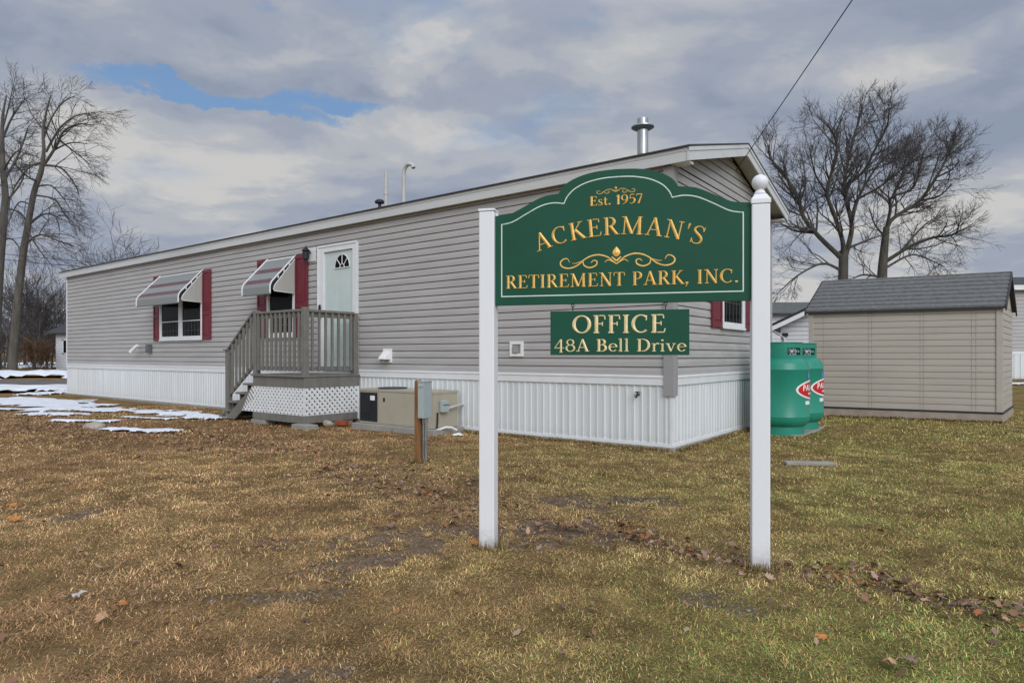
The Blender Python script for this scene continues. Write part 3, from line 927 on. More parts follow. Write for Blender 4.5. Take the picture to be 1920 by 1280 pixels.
# roof: two slopes with overhang, dark covering over white fascia
OV, OG = 0.10, 0.25
mb = MB()
th = 0.018
for sgn in (0, 1):
    ya, yb = (-OV - .03, HW / 2) if not sgn else (HW + OV + .03, HW / 2)
    x0, x1 = -HL - OG - .02, OG + .02
    zs = ZE + .004 - .03 * slope
    vs = [(x0, ya, zs), (x1, ya, zs), (x1, yb, ZR), (x0, yb, ZR)]
    vs += [(a, b, c + th) for a, b, c in vs]
    mb.add(vs, [(0, 1, 2, 3)[::-1] if not sgn else (0, 1, 2, 3), (4, 5, 6, 7) if not sgn else (7, 6, 5, 4), (0, 1, 5, 4), (1, 2, 6, 5), (3, 0, 4, 7)])
mb.build('roof', M['roof'], home)
mb = MB()
mb.box(-HL - OG, OG, -OV, -OV + .02, ZW, ZE - .002)
mb.box(-HL - OG, OG, HW + OV - .02, HW + OV, ZW, ZE - .002)
mb.box(-HL - OG, OG + .004, -OV - .006, -OV, ZE - .045, ZE - .003)
mb.build('fascia', M['fascia'], home, bevel=.003)
for xx in ((OG - .02, OG), (-HL - OG, -HL - OG + .02)):
    mb = MB()
    for a, b in ((-OV - .01, HW / 2), (HW + OV + .01, HW / 2)):
        za, zb = ZE - .01 * slope, ZR
        mb.prism_x([(a, za - .158), (b, zb - .158), (b, zb), (a, za)], xx[0] + .002, xx[1] + .004)
        mb.prism_x([(a, za - .05), (b, zb - .05), (b, zb - .004), (a, za - .004)], xx[0] - .008, xx[1] + .014)
    mb.build('rake_board', M['fascia'], home)
mb = MB()
for a, b in ((-OV + .02, HW / 2), (HW + OV - .02, HW / 2)):
    for x0, x1 in ((0.018, OG - .02), (-HL - OG + .02, -HL)):
        za, zb = ZE - .09 + .02 * slope, ZR - .09
        vs = [(x0, a, za), (x1, a, za), (x1, b, zb), (x0, b, zb)]
        mb.add(vs + [(p[0], p[1], p[2] + .01) for p in vs], [(0, 1, 2, 3), (4, 5, 6, 7), (0, 1, 5, 4), (1, 2, 6, 5), (2, 3, 7, 6), (3, 0, 4, 7)])
mb.box(-HL, 0, -OV + .02, -.016, ZW + .012, ZW + .022)
mb.build('soffit', M['soffit'], home)
for ya, yb in ((-OV + .022, .10), (HW - .10, HW + OV - .022)):   # boxed eave returns at the gable corners
    mb = MB(); mb.box(.02, OG - .022, ya, yb, ZW + .002, ZW + .03); mb.build('eave_return', M['white'], home, bevel=.004)
mb = MB()
mb.prism_z([(-.082, -.036), (.038, -.036), (.038, .085), (.0265, .085), (.0265, -.0265), (-.082, -.0265)], .625, ZW)
mb.prism_z([(-.082, -.0405), (-.068, -.0405), (-.068, -.0362), (-.082, -.0362)], .625, ZW)
mb.prism_z([(.0382, .071), (.0425, .071), (.0425, .085), (.0382, .085)], .625, ZW)
mb.build('corner_post', M['corner'], home)
mb = MB()
mb.box(-.005, .024, HW - .045, HW + .02, ZB1, ZW); mb.build('corner_post', M['vinyl'], home)
mb = MB(); mb.box(-HL - .01, -HL + .04, -.022, 0, ZB1, ZW); mb.build('corner_post', M['white'], home)

def shutter(x0, x1, z0, z1, parent, plane='front'):
    mb = MB()
    fw = .045
    bx = (lambda a, b, c, d, e, f: mb.box(a, b, c, d, e, f)) if plane == 'front' else (lambda a, b, c, d, e, f: mb.box(-d, -c, a, b, e, f))
    bx(x0, x1, -.034, -.016, z0, z1)
    bx(x0, x0 + fw, -.05, -.034, z0, z1); bx(x1 - fw, x1, -.05, -.034, z0, z1)
    zm = z0 + (z1 - z0) * .38
    for za, zb in ((z0, z0 + .07), (zm - .04, zm + .04), (z1 - .07, z1)):
        bx(x0 + fw, x1 - fw, -.05, -.034, za, zb)
    for za, zb in ((z0 + .1, zm - .07), (zm + .07, z1 - .1)):
        bx(x0 + fw + .025, x1 - fw - .025, -.043, -.034, za, zb)
    return mb.build('shutter', M['maroon'], parent, bevel=.003)


def window(x0, x1, z0, z1, sashes, meet, parent, plane='front'):
    """white frame, dark glass with lower insect screen"""
    def bx(mb, a, b, c, d, e, f):
        if plane == 'front': mb.box(a, b, c, d, e, f)
        else: mb.box(-d, -c, a, b, e, f)
    fr = MB()
    fw = .055
    bx(fr, x0, x1, -.052, -.004, z0, z0 + fw); bx(fr, x0, x1, -.052, -.004, z1 - fw, z1)
    step = (x1 - x0) / sashes
    for i in range(sashes + 1):
        c = x0 + i * step
        a, b = (c, c + fw) if i == 0 else ((c - fw, c) if i == sashes else (c - fw, c + fw))
        bx(fr, a, b, -.052, -.004, z0 + fw, z1 - fw)
    bx(fr, x0 - .01, x1 + .01, -.062, -.052, z0 - .012, z0 + .02)
    f = fr.build('window', M['white'], parent, bevel=.003)
    for i in range(sashes):
        a, b = x0 + i * step + fw, x0 + (i + 1) * step - fw
        g = MB(); bx(g, a, b, -.026, -.02, z0 + fw, z1 - fw); g.build('pane', M['glass'], f)
        s = MB()
        for za, zb in ((meet - .009, meet + .009), (z0 + fw, z0 + fw + .03), (z1 - fw - .03, z1 - fw)):
            bx(s, a + .03, b - .03, -.042, -.026, za, zb)
        bx(s, a, a + .03, -.042, -.026, z0 + fw, z1 - fw); bx(s, b - .03, b, -.042, -.026, z0 + fw, z1 - fw)
        s.build('sash', M['white'], f)
        bl = MB()
        n = max(3, int((b - a) / .14))
        for k in range(1, n):
            c = a + (b - a) * k / n
            bx(bl, c - .004, c + .004, -.033, -.026, z0 + fw + .03, meet - .022)
        bx(bl, a + .03, b - .03, -.033, -.0262, (z0 + meet) / 2 - .004, (z0 + meet) / 2 + .004)
        bl.build('grid', M['grid'], f)
    return f


def stripes():
    m = bpy.data.materials.new('striped_awning'); m.use_nodes = True
    t = NT(m.node_tree); b = t.n['Principled BSDF']; b.inputs['Roughness'].default_value = 0.5
    o = t.node('ShaderNodeTexCoord').outputs['Object']
    sp = t.node('ShaderNodeSeparateXYZ'); t.l.new(o, sp.inputs[0])
    s = t.math('DIVIDE', t.math('SUBTRACT', 2.93, sp.outputs[2]), 0.54)
    g_, r_ = (0.22, 0.24, 0.235), (0.105, 0.024, 0.04)
    c = t.ramp(s, [(0.0, g_), (0.42, r_), (0.58, g_), (0.83, r_), (0.985, g_)], 'CONSTANT')
    n = t.noise(t.vmath('MULTIPLY', o, (3, 1, 1)), 6, 4)
    c = t.mix(t.math('MULTIPLY', n, .25), c, (.3, .3, .29))
    t.l.new(c, b.inputs['Base Color'])
    return m


M['awning'] = stripes()
M['awning_side'] = mat('awning_side', (0.42, 0.42, 0.39), 0.5, var=0.07, vscale=3, stretch=(1, 8, .3))


def awning(x0, x1, parent):
    zt, pz, zb, pr = 2.93, 2.39, 2.20, .545
    prof = [(-.02, zt), (-pr + .06, pz + .05), (-pr + .02, pz), (-pr, pz - .06), (-pr, zb)]
    mb = MB()
    # corrugated pans: four shallow ribs across the slope
    n = len(prof)
    vs = [(x, y, z) for x in (x0, x1) for y, z in prof] + [(x, y + .012, z - .014) for x in (x0, x1) for y, z in prof]
    fs = []
    for i in range(n - 1):
        fs += [(i, i + 1, n + i + 1, n + i), (2 * n + i, 3 * n + i, 3 * n + i + 1, 2 * n + i + 1)]
        fs += [(i, 2 * n + i, 2 * n + i + 1, i + 1), (n + i, n + i + 1, 3 * n + i + 1, 3 * n + i)]
    fs.append((n - 1, 3 * n - 1 - n + 0, 4 * n - 1, 2 * n - 1))
    mb.add(vs, fs)
    a = mb.build('awning', M['awning'], parent)
    for x in (x0, x1):
        tr = MB()
        tr.tube([(x, y - .006, z + .006) for y, z in prof], .014, 8)
        tr.tube([(x, y * .86 - .012, z - .05) for y, z in prof[:-1]] + [(x, -pr * .86, zb + .05), (x, -.03, zb + .03), (x, -.03, zt - .05)], .010, 8)
        for f in (.3, .55, .8):
            yy, zz = -.02 + (-pr + .08) * f, zt - .025 + (pz + .05 - zt) * f
            tr.box(x - .012, x + .012, yy - .012, yy + .012, zz - .03, zz + .02)
        tr.build('frame', M['white'], a)
        gp = MB()
        gp.add([(x, y, z - .016) for y, z in prof[:4]] + [(x, y * .86 - .012, z - .05) for y, z in prof[:4]], [(0, 1, 5, 4), (1, 2, 6, 5), (2, 3, 7, 6)])
        gp.build('gap_shade', M['dark'], a)  # dark sheet standing in for the shade inside the open gap
    for x in (x0, x1):
        sp = MB()
        poly = [(y * .86 - .012, z - .05) for y, z in prof[:-1]] + [(-pr * .86, zb + .05), (-.03, zb + .03), (-.03, zt - .06)]
        sp.prism_x(poly, x - .004, x + .004)
        k = 0
        while k < 7:
            yy = -.07 - k * .052
            f = (-yy - .02) / (pr - .08)
            ztop = zt - .09 - f * (zt - pz - .02)
            if ztop > zb + .1:
                sp.box(x - .009, x + .009, yy - .005, yy + .005, zb + .05, ztop)
            k += 1
        sp.build('side_panel', M['awning_side'], a)
    return a


window(-12.53, -10.6, 1.44, 2.92, 2, 1.86, home)
shutter(-12.84, -12.53, 1.44, 2.93, home); shutter(-10.6, -10.27, 1.44, 2.92, home)
awning(-12.53, -10.6, home)
window(-8.18, -7.28, 1.44, 2.92, 1, 1.9, home)
shutter(-8.51, -8.18, 1.44, 2.93, home); shutter(-7.28, -6.91, 1.44, 2.93, home)
awning(-8.18, -7.28, home)
window(1.60, 2.56, 1.475, 2.92, 1, 2.2, home, 'end')
shutter(1.235, 1.6, 1.475, 2.92, home, 'end'); shutter(2.56, 2.90, 1.475, 2.92, home, 'end')

# front door
mb = MB()
DX0, DX1, DZ0, DZ1 = -6.43, -5.655, .862, 2.90
mb.box(-6.585, DX0, -.05, -.002, DZ0, 3.0); mb.box(DX1, -5.54, -.05, -.002, DZ0, 3.0); mb.box(DX0, DX1, -.05, -.002, DZ1, 3.0)
mb.box(-6.60, -6.575, -.062, -.05, DZ0, 3.02); mb.box(-5.555, -5.53, -.062, -.05, DZ0, 3.02); mb.box(-6.575, -5.555, -.062, -.05, 2.985, 3.02)
mb.box(DX0, DX1, -.06, -.002, DZ0 - .02, DZ0 + .025)
casing = mb.build('door_casing', M['white'], home, bevel=.004)
mb = MB()
mb.box(DX0 + .003, DX1 - .003, -.018, -.003, DZ0 + .03, DZ1 - .003)
cx = (DX0 + DX1) / 2
for xa, xb in ((DX0 + .1, cx - .04), (cx + .04, DX1 - .1)):
    for za, zb in ((DZ0 + .16, DZ0 + .62), (DZ0 + .74, DZ0 + 1.52)):
        mb.box(xa, xb, -.021, -.018, za, zb); mb.box(xa + .035, xb - .035, -.025, -.021, za + .035, zb - .035)
door = mb.build('door', M['door'], home, bevel=.002)
fan = MB(); rad, zc, xf = .2, 2.60, -5.95
pts = [(xf + rad * math.cos(R(a)), zc + rad * 1.15 * math.sin(R(a))) for a in range(0, 181, 12)]
fan.prism(pts, -.026, -.019); fl = fan.build('fanlight', M['glass'], door)
fr = MB()
for i in range(len(pts) - 1):
    fr.tube([(pts[i][0], -.028, pts[i][1]), (pts[i + 1][0], -.028, pts[i + 1][1])], .008, 6)
fr.tube([(xf - rad, -.028, zc), (xf + rad, -.028, zc)], .009, 6)
for a in (45, 90, 135):
    fr.tube([(xf + .06 * math.cos(R(a)), -.028, zc + .06 * math.sin(R(a))), (xf + rad * math.cos(R(a)), -.028, zc + rad * 1.15 * math.sin(R(a)))], .008, 6)
fr.tube([(xf + .06 * math.cos(R(a)), -.028, zc + .07 * math.sin(R(a))) for a in range(0, 181, 30)], .007, 6)
fr.build('muntin', M['white'], fl)
k = MB(); k.lathe([(.028, 0), (.028, .006), (.01, .012), (.012, .03), (.026, .04), (.028, .055), (.015, .066)], seg=14)
ko = k.build('handle', M['steel'], door, smooth=True, loc=(-6.35, -.018, 1.84)); ko.rotation_euler = (R(90), 0, 0)
k = MB(); k.box(-6.545, -6.49, -.075, -.062, 1.86, 1.99); k.box(-6.53, -6.50, -.09, -.075, 1.9, 1.95); k.box(-6.545, -6.49, -.07, -.062, 1.74, 1.8)
k.build('latch', M['dark'], casing, bevel=.004)
# porch light
mb = MB(); mb.box(-6.93, -6.70, -.03, -.002, 2.78, 3.02)
pl = mb.build('light_block', M['white'], home, bevel=.004)
mb = MB(); mb.lathe([(.03, 0), (.055, .02), (.062, .13), (.05, .15), (.07, .155), (.075, .17), (.02, .22), (.008, .25)], -6.84, -.12, 2.8, 12)
mb.tube([(-6.82, -.03, 2.93), (-6.83, -.08, 2.99), (-6.84, -.12, 3.02)], .011, 8)
mb.build('lantern', M['dark'], pl)
# wall lamp low on the left part of the wall
mb = MB(); mb.box(-13.12, -12.96, -.10, -.016, 1.16, 1.36); mb.box(-13.1, -12.98, -.115, -.10, 1.18, 1.34)
wl = mb.build('lamp_box', M['lampbox'], home, bevel=.01)
mb = MB(); mb.tube([(-13.12, -.08, 1.28), (-13.3, -.14, 1.30), (-13.42, -.17, 1.28)], .02, 8); mb.build('arm', M['steel'], wl)
mb = MB(); mb.tube([(-13.40, -.16, 1.34), (-13.62, -.22, 1.18)], [.035, .045], 12); mb.build('lamp_head', M['plain'], wl, smooth=True)
# dryer vent hood
mb = MB(); mb.box(-4.93, -4.72, -.026, -.004, .985, 1.205)
dv = mb.build('vent_plate', M['plain'], home, bevel=.004)
mb = MB(); mb.prism_x([(-.026, 1.16), (-.05, 1.16), (-.15, 1.06), (-.15, 1.03), (-.026, 1.03)], -4.90, -4.75)
mb.build('vent_hood', M['plain'], dv, bevel=.008)
mb = MB(); mb.box(-4.88, -4.77, -.13, -.03, 1.012, 1.029); mb.build('vent_opening', M['dark'], dv)
# recessed outlet box
mb = MB()
for a in ((-2.345, -2.12, 1.25, 1.29), (-2.345, -2.12, 1.085, 1.125)): mb.box(a[0], a[1], -.034, -.004, a[2], a[3])
mb.box(-2.345, -2.305, -.034, -.004, 1.125, 1.25); mb.box(-2.16, -2.12, -.034, -.004, 1.125, 1.25)
ob = mb.build('outlet_frame', M['plain'], home, bevel=.003)
mb = MB(); mb.box(-2.305, -2.16, -.016, -.006, 1.125, 1.25); mb.box(-2.285, -2.205, -.05, -.016, 1.13, 1.235)
mb.build('outlet_cover', M['downspout'], ob, bevel=.012)
# hose bib on the skirting
mb = MB(); mb.tube([(-.41, -.0, .63), (-.41, -.06, .63), (-.41, -.085, .60)], .013, 8); mb.lathe([(.03, 0), (.03, .012)], -.41, -.05, .655, 10)
mb.tube([(-.41, -.05, .62), (-.41, -.05, .66)], .008, 6)
mb.build('hose_tap', M['dark'], home)
# roof: flue and vent pipes
def roof_z(y): return ZE + (min(y, HW - y) + .1) * slope
ry = 1.0
mb = MB(); z0 = roof_z(ry) - .05
mb.lathe([(.10, 0), (.10, .06), (.085, .07), (.085, .12), (.074, .13), (.074, .50)], -.845, ry, z0, 24)
mb.lathe([(.074, .50), (.078, .505), (.078, .53), (.074, .535), (.074, .62), (.07, .622)], -.845, ry, z0, 24)
fl = mb.build('flue', M['steel'], home, smooth=True)
mb = MB(); mb.lathe([(.10, .47), (.155, .50), (.155, .515), (.11, .535), (.08, .54)], -.845, ry, z0, 24); mb.build('storm_collar', M['steel'], fl, smooth=True)
mb = MB(); mb.tube([(-5.52, ry, z0), (-5.52, ry, z0 + .62), (-5.51, ry, z0 + .72), (-5.46, ry, z0 + .79), (-5.38, ry, z0 + .81), (-5.30, ry, z0 + .78), (-5.27, ry, z0 + .72)], .036, 12)
mb.lathe([(.06, 0), (.06, .05), (.04, .09)], -5.52, ry, z0, 12)
mb.build('bent_vent_pipe', M['pipe'], home, smooth=True)
mb = MB(); mb.tube([(-5.99, ry, z0), (-5.99, ry, z0 + .77)], .033, 12); mb.lathe([(.065, 0), (.065, .06), (.036, .12)], -5.99, ry, z0, 12); mb.lathe([(.04, .35), (.04, .43)], -5.99, ry, z0, 12)
mb.build('vent_pipe', M['pipe'], home, smooth=True)
mb = MB(); mb.lathe([(.03, 0), (.03, .22), (.09, .22), (.09, .255), (.05, .285), (.01, .29)], -6.16, ry, z0, 16)
mb.build('roof_vent', M['dark'], home, smooth=True)


# ------------------------------------------------------------------ porch
def house_pt(u, v, z=0.0):
    p = HC + HU * u + HV * v
    return (float(p[0]), float(p[1]), z)


porch = empty('porch', house_pt(5.5, -1.10), ROT, 'grey stained wooden porch with railings, steps and white lattice', 'porch')
PX, PY, PZ = 1.42, 1.075, .79
mb = MB()
n = 10
for i in range(n):
    a = -PX - .02 + (PX + .04) * i / n
    mb.box(a, a + (PX + .04) / n - .005, -.03, PY, PZ - .032, PZ)
mb.build('deck', M['deck'], porch, bevel=.004)
mb = MB()
mb.box(-PX, 0, 0, .035, .59, PZ - .033); mb.box(-.035, 0, .036, PY, .59, PZ - .034); mb.box(-PX, -PX + .035, .036, PY, .59, PZ - .034)
mb.build('rim_board', M['deck'], porch, bevel=.004)
mb = MB()
mb.box(-PX - .0, 0.004, -.004, .03, .045, .165); mb.box(-.03, .004, .031, PY - .02, .045, .166)
mb.build('base_board', M['deck'], porch, bevel=.004)
PW2 = .09
for (px, py, z0, z1) in ((-PW2, 0.0, PZ - .001, 1.845), (-PX, 0.0, PZ - .001, 1.845), (-PW2, PY - PW2 - .02, PZ - .001, 1.80), (-2.29, 0.0, 0.02, 1.18)):
    mb = MB(); mb.box(px, px + PW2, py, py + PW2, z0, z1)
    if px < -2: mb.box(px - .06, px + PW2 + .01, py - .012, py + PW2 + .012, z1, z1 + .03); mb.box(px - .03, px, py + .02, py + .06, z1 - .06, z1 - .02)
    mb.build('post', M['deck'], porch, bevel=.006)
for (px, py, z1) in ((-PX + .05, .1, .59), (-.11, PY - .13, .59), (-PX + .05, PY - .13, .59), (-.11, .1, .59)):
    MB().box(px, px + .08, py, py + .08, .02, z1).build('leg', M['deck'], porch)
for za, zb, yy0, yy1 in ((1.78, 1.82, -.012, .10), (.86, .925, .03, .065), (1.70, 1.78, .03, .065)):
    mb = MB(); mb.box(-PX + PW2 + .001, -PW2 - .001, yy0, yy1, za, zb); mb.build('rail', M['deck'], porch, bevel=.005)
for za, zb, xx0, xx1 in ((1.775, 1.815, -.10, .012), (.86, .925, -.065, -.03), (1.70, 1.775, -.065, -.03)):
    mb = MB(); mb.box(xx0, xx1, PW2 + .001, PY - PW2 - .021, za, zb); mb.build('rail', M['deck'], porch, bevel=.005)
sp = .1215
nb = int((PX - 2 * PW2) / sp)
for i in range(nb):
    c = -PX + PW2 + (PX - 2 * PW2) * (i + .5) / nb
    MB().box(c - .019, c + .019, -.006, .029, .85, 1.775).build('baluster', M['deck'], porch, bevel=.003)
nb = 7
for i in range(nb):
    c = PW2 + (PY - 2 * PW2 - .02) * (i + .5) / nb
    MB().box(-.029, .006, c - .019, c + .019, .85, 1.77).build('baluster', M['deck'], porch, bevel=.003)
# stairs: four treads between closed strings, sloping rail with balusters
run, rise, nst = .235, PZ / 5, 4
for i in range(nst):
    z = PZ - rise * (i + 1); x = -PX - run * (i + 1)
    mb = MB(); mb.box(x - .03, x + run - .002, -.025, PY - .005, z - .034, z); mb.build('tread', M['deck'], porch, bevel=.006)
    mb = MB(); mb.box(x + .005, x + .024, .038, PY - .035, max(0.0, z - rise + .001), z - .035); mb.build('riser', M['deck'], porch)
x = -PX - run * nst
mb = MB(); mb.box(x - run * .40, x + .0, -.025, PY - .01, .0, .075); mb.build('tread', M['deck'], porch, bevel=.006)
for yy in (.002, PY - .03):
    zt0 = PZ - rise - .036
    kx = run / rise
    mb = MB(); mb.prism([(-PX, zt0), (-PX, zt0 - .21), (-PX - (zt0 - .21) * kx, .0), (-PX - zt0 * kx, .0)], yy, yy + .034)
    mb.build('stringer', M['deck'], porch, bevel=.004)
sl_ = (1.80 - 1.14) / (2.29 - PX - PW2 * .0)
for dzz, hh, ya, yb in ((0, .04, -.012, .10), (-.085, .07, .03, .065), (-.86, .07, .03, .065)):
    xa, xb = -2.29 + PW2 * .5, -PX - .001
    za, zb = 1.16 + dzz, 1.80 + dzz
    if dzz < -.5: za, zb = 0.36, 0.93
    mb = MB(); mb.prism([(xa, za), (xb, zb), (xb, zb + hh), (xa, za + hh)], ya, yb); mb.build('rail', M['deck'], porch, bevel=.004)
for i in range(6):
    c = -PX - .07 - i * .115
    f = (c + 2.245) / (PX * -1 + 2.245)
    zt = 1.16 + (1.80 - 1.16) * f; zb_ = .33 + (.93 - .36) * f
    MB().box(c - .019, c + .019, -.006, .029, zb_, zt).build('baluster', M['deck'], porch, bevel=.003)


def clip(poly, region):
    """polygon clipped by a convex region (both lists of (a,b))"""
    n = len(region)
    ar = sum(region[i][0] * region[(i + 1) % n][1] - region[(i + 1) % n][0] * region[i][1] for i in range(n))
    reg = region if ar > 0 else region[::-1]
    for i in range(n):
        (ax, ay), (bx, by) = reg[i], reg[(i + 1) % n]
        side = lambda p: (bx - ax) * (p[1] - ay) - (by - ay) * (p[0] - ax)
        out = []
        for j in range(len(poly)):
            p, q = poly[j], poly[(j + 1) % len(poly)]
            sp_, sq = side(p), side(q)
            if sp_ >= 0: out.append(p)
            if (sp_ >= 0) != (sq >= 0):
                t = sp_ / (sp_ - sq); out.append((p[0] + t * (q[0] - p[0]), p[1] + t * (q[1] - p[1])))
        poly = out
        if len(poly) < 3: return []
    return poly


def lattice(region, place, pitch=.068, wd=.041):
    mb = MB()
    xs = [p[0] for p in region]; zs = [p[1] for p in region]
    cx, cz = (min(xs) + max(xs)) / 2, (min(zs) + max(zs)) / 2
    half = max(max(xs) - min(xs), max(zs) - min(zs)) * 1.5
    for lay, ang in ((0, 45), (1, -45)):
        d = (math.cos(R(ang)), math.sin(R(ang))); nn = (-d[1], d[0])
        k = -int(half / pitch)
        while k * pitch < half:
            o = (cx + nn[0] * k * pitch, cz + nn[1] * k * pitch)
            quad = [(o[0] + d[0] * s * half + nn[0] * t * wd / 2, o[1] + d[1] * s * half + nn[1] * t * wd / 2) for s, t in ((-1, -1), (1, -1), (1, 1), (-1, 1))]
            p = clip(quad, region)
            if len(p) >= 3:
                f0 = lay * .007
                m = len(p)
                vs = [place(a, b, f0) for a, b in p] + [place(a, b, f0 + .006) for a, b in p]
                mb.add(vs, [tuple(range(m)), tuple(range(2 * m - 1, m - 1, -1))] + [(i, m + i, m + (i + 1) % m, (i + 1) % m) for i in range(m)])
            k += 1
    return mb


lp = lattice([(-PX, .59), (0, .59), (0, .165), (-PX - .32, .165), (-PX - .02, .5)], lambda a, b, d: (a, .012 - d, b))
lp = lattice([(-PX - .04, .59), (-.003, .59), (-.003, .165), (-PX - .34, .165), (-PX - .30, .22)], lambda a, b, d: (a, .014 - d, b))
lp.box(-.022, .002, -.006, -.001, .165, .59)
lp.build('lattice_panel', M['lattice'], porch)
lp = lattice([(.0, .59), (PY - .02, .59), (PY - .02, .165), (.0, .165)], lambda a, b, d: (-.014 + d, a, b))
lp.box(.001, .006, PY - .045, PY - .012, .05, .59)
lp.build('lattice_panel', M['lattice'], porch)

# blocks and loose stones under the porch
cb = MB().box(-.2, .2, -.1, .1, -.03, .045).build('concrete_block', M['concrete'], bevel=.008)
cb.location = house_pt(5.45, -1.13); cb.rotation_euler = (0, 0, ROT)
tag(cb, 'pale concrete block under the near corner of the grey porch', 'concrete block', 'concrete blocks carrying the porch')
c2 = cb.copy(); COL.objects.link(c2); c2.location = house_pt(6.75, -1.02, -.005); tag(c2, 'concrete block under the porch at the foot of the steps', 'concrete block')
c3 = cb.copy(); COL.objects.link(c3); c3.location = house_pt(5.62, -.35, -.005); c3.rotation_euler = (0, 0, ROT + 1.57); tag(c3, 'concrete block under the porch near the house skirting', 'concrete block')
br = MB().box(-.1, .1, -.05, .05, -.01, .06).build('brick', M['brick'], bevel=.006)
br.location = house_pt(5.33, -.52); br.rotation_euler = (0, 0, ROT + .2); tag(br, 'red brick lying between the porch and the tan air conditioner', 'brick')


def rock(name, loc, s, m, label, cat, seed):
    bm = bmesh.new(); bmesh.ops.create_icosphere(bm, subdivisions=3, radius=1)
    q = np.random.default_rng(seed)
    off = q.uniform(-9, 9, 3)
    for v in bm.verts:
        n_ = float(vnoise(np.array([v.co.x * 1.6 + off[0]]), np.array([v.co.y * 1.6 + v.co.z * 1.3 + off[1]]), seed)[0])
        v.co *= .75 + .5 * n_
        v.co = Vector((v.co.x * s[0], v.co.y * s[1], v.co.z * s[2]))
    me = bpy.data.meshes.new(name); bm.to_mesh(me); bm.free(); me.materials.append(m)
    o = bpy.data.objects.new(name, me); COL.objects.link(o); o.location = loc
    return tag(o, label, cat)


rock('rock', house_pt(5.42, -.72, .02), (.09, .07, .06), M['stone'], 'small pale rock beside the red brick under the porch', 'rock', 3)
rock('rock', (-6.26, 9.75, .02), (.15, .11, .085), M['stone'], 'pale rock on the leafy lawn between two snow patches', 'rock', 8)

# ------------------------------------------------------------------ packaged air conditioner
ac = empty('air_conditioner', house_pt(3.24, -.60), ROT, 'tan packaged air conditioner on a concrete pad by the white skirting', 'air conditioner')
AW, AD, AH, A0 = 1.56, .5, .56, .075
MB().box(-AW - .1, .08, -.08, AD + .05, -.06, .07).build('pad', M['concrete'], ac, bevel=.01)
mb = MB()
mb.box(-AW, 0, 0, AD, A0, AH); mb.box(-AW - .008, .008, -.008, AD + .008, AH, AH + .035)
for xs_ in (-AW + .42, -.19): mb.box(xs_, xs_ + .006, -.004, 0, A0 + .01, AH - .01)
mb.box(-AW + .43, -.2, -.004, 0, A0 + .02, AH - .03)
mb.build('cabinet', M['tan'], ac, bevel=.01)
mb = MB()
mb.box(-AW + .012, -AW + .40, -.006, -.001, A0 + .03, AH - .02)
for i in range(12):
    z = A0 + .045 + i * .036
    mb.box(-AW + .012, -AW + .40, -.014, -.006, z, z + .012)
for i in range(7):
    x = -AW + .03 + i * .06
    mb.box(x, x + .006, -.017, -.014, A0 + .03, AH - .02)
g_ = mb.build('coil_grille', M['grille'], ac)
mb = MB(); mb.box(-AW + .26, -AW + .36, -.021, -.017, AH - .135, AH - .065); mb.build('maker_plate', M['plain'], g_)
mb = MB(); mb.box(-1.03, -.99, -.008, -.004, AH - .15, AH - .09); mb.build('grip', M['dark'], ac, bevel=.004)
mb = MB(); mb.box(-.16, -.13, -.006, 0, A0 + .08, A0 + .12); mb.build('port', M['dark'], ac)
mb = MB()
for r_ in (.2, .15, .1, .05):
    mb.tube([(-1.1 + r_ * math.cos(R(a)), .25 + r_ * math.sin(R(a)), AH + .05) for a in range(0, 361, 20)], .004, 5, False)
mb.lathe([(.22, 0), (.22, .018), (.2, .02)], -1.1, .25, AH + .034, 24)
mb.build('fan_guard', M['grille'], ac)
mb = MB(); mb.box(.009, .075, .1, .24, .30, .47)
ds = mb.build('disconnect_box', M['meter'], ac, bevel=.01)
MB().box(.075, .08, .11, .23, .40, .41).build('box_seam', M['dark'], ds)
mb = MB(); mb.tube([(.05, .24, .35), (.06, .36, .37), (.06, .44, .38), (.05, .5, .385), (.03, .585, .38)], .016, 8); mb.build('conduit', M['pipe'], ac, smooth=True)
mb = MB(); mb.tube([(.02, .06, .30), (.025, .05, .16), (.02, .04, .08)], .013, 8); mb.build('drain_line', M['dark'], ac)
mb = MB(); mb.tube([(.03, .02, .06), (.07, .05, .07), (.12, .12, .10), (.16, .2, .09), (.2, .26, .05)], .014, 8); mb.build('hose', M['plain'], ac, smooth=True)

bm_ = MB()
q = np.random.default_rng(2)
N = 9
for i in range(N + 1):
    for j in range(N + 1):
        a, b = i / N - .5, j / N - .5
        r2 = a * a * 4 + b * b * 4
        bm_.v.append((a * .24 * (1 + .2 * math.sin(7 * b)), b * .12 * (1 + .3 * math.sin(9 * a)), max(0, .05 * (1 - r2)) + q.uniform(0, .02)))
for i in range(N):
    for j in range(N):
        a = i * (N + 1) + j; bm_.f.append((a, a + N + 1, a + N + 2, a + 1))
sc_ = bm_.build('plastic_scrap', M['cloth'], smooth=True); sc_.location = house_pt(2.88, -.50, .005); sc_.rotation_euler = (0, 0, .3); sc_.scale = (.62, .62, .55)
sc_.modifiers.new('thickness', 'SOLIDIFY').thickness = .004
tag(sc_, 'crumpled white plastic scrap on the lawn right of the air conditioner', 'scrap')

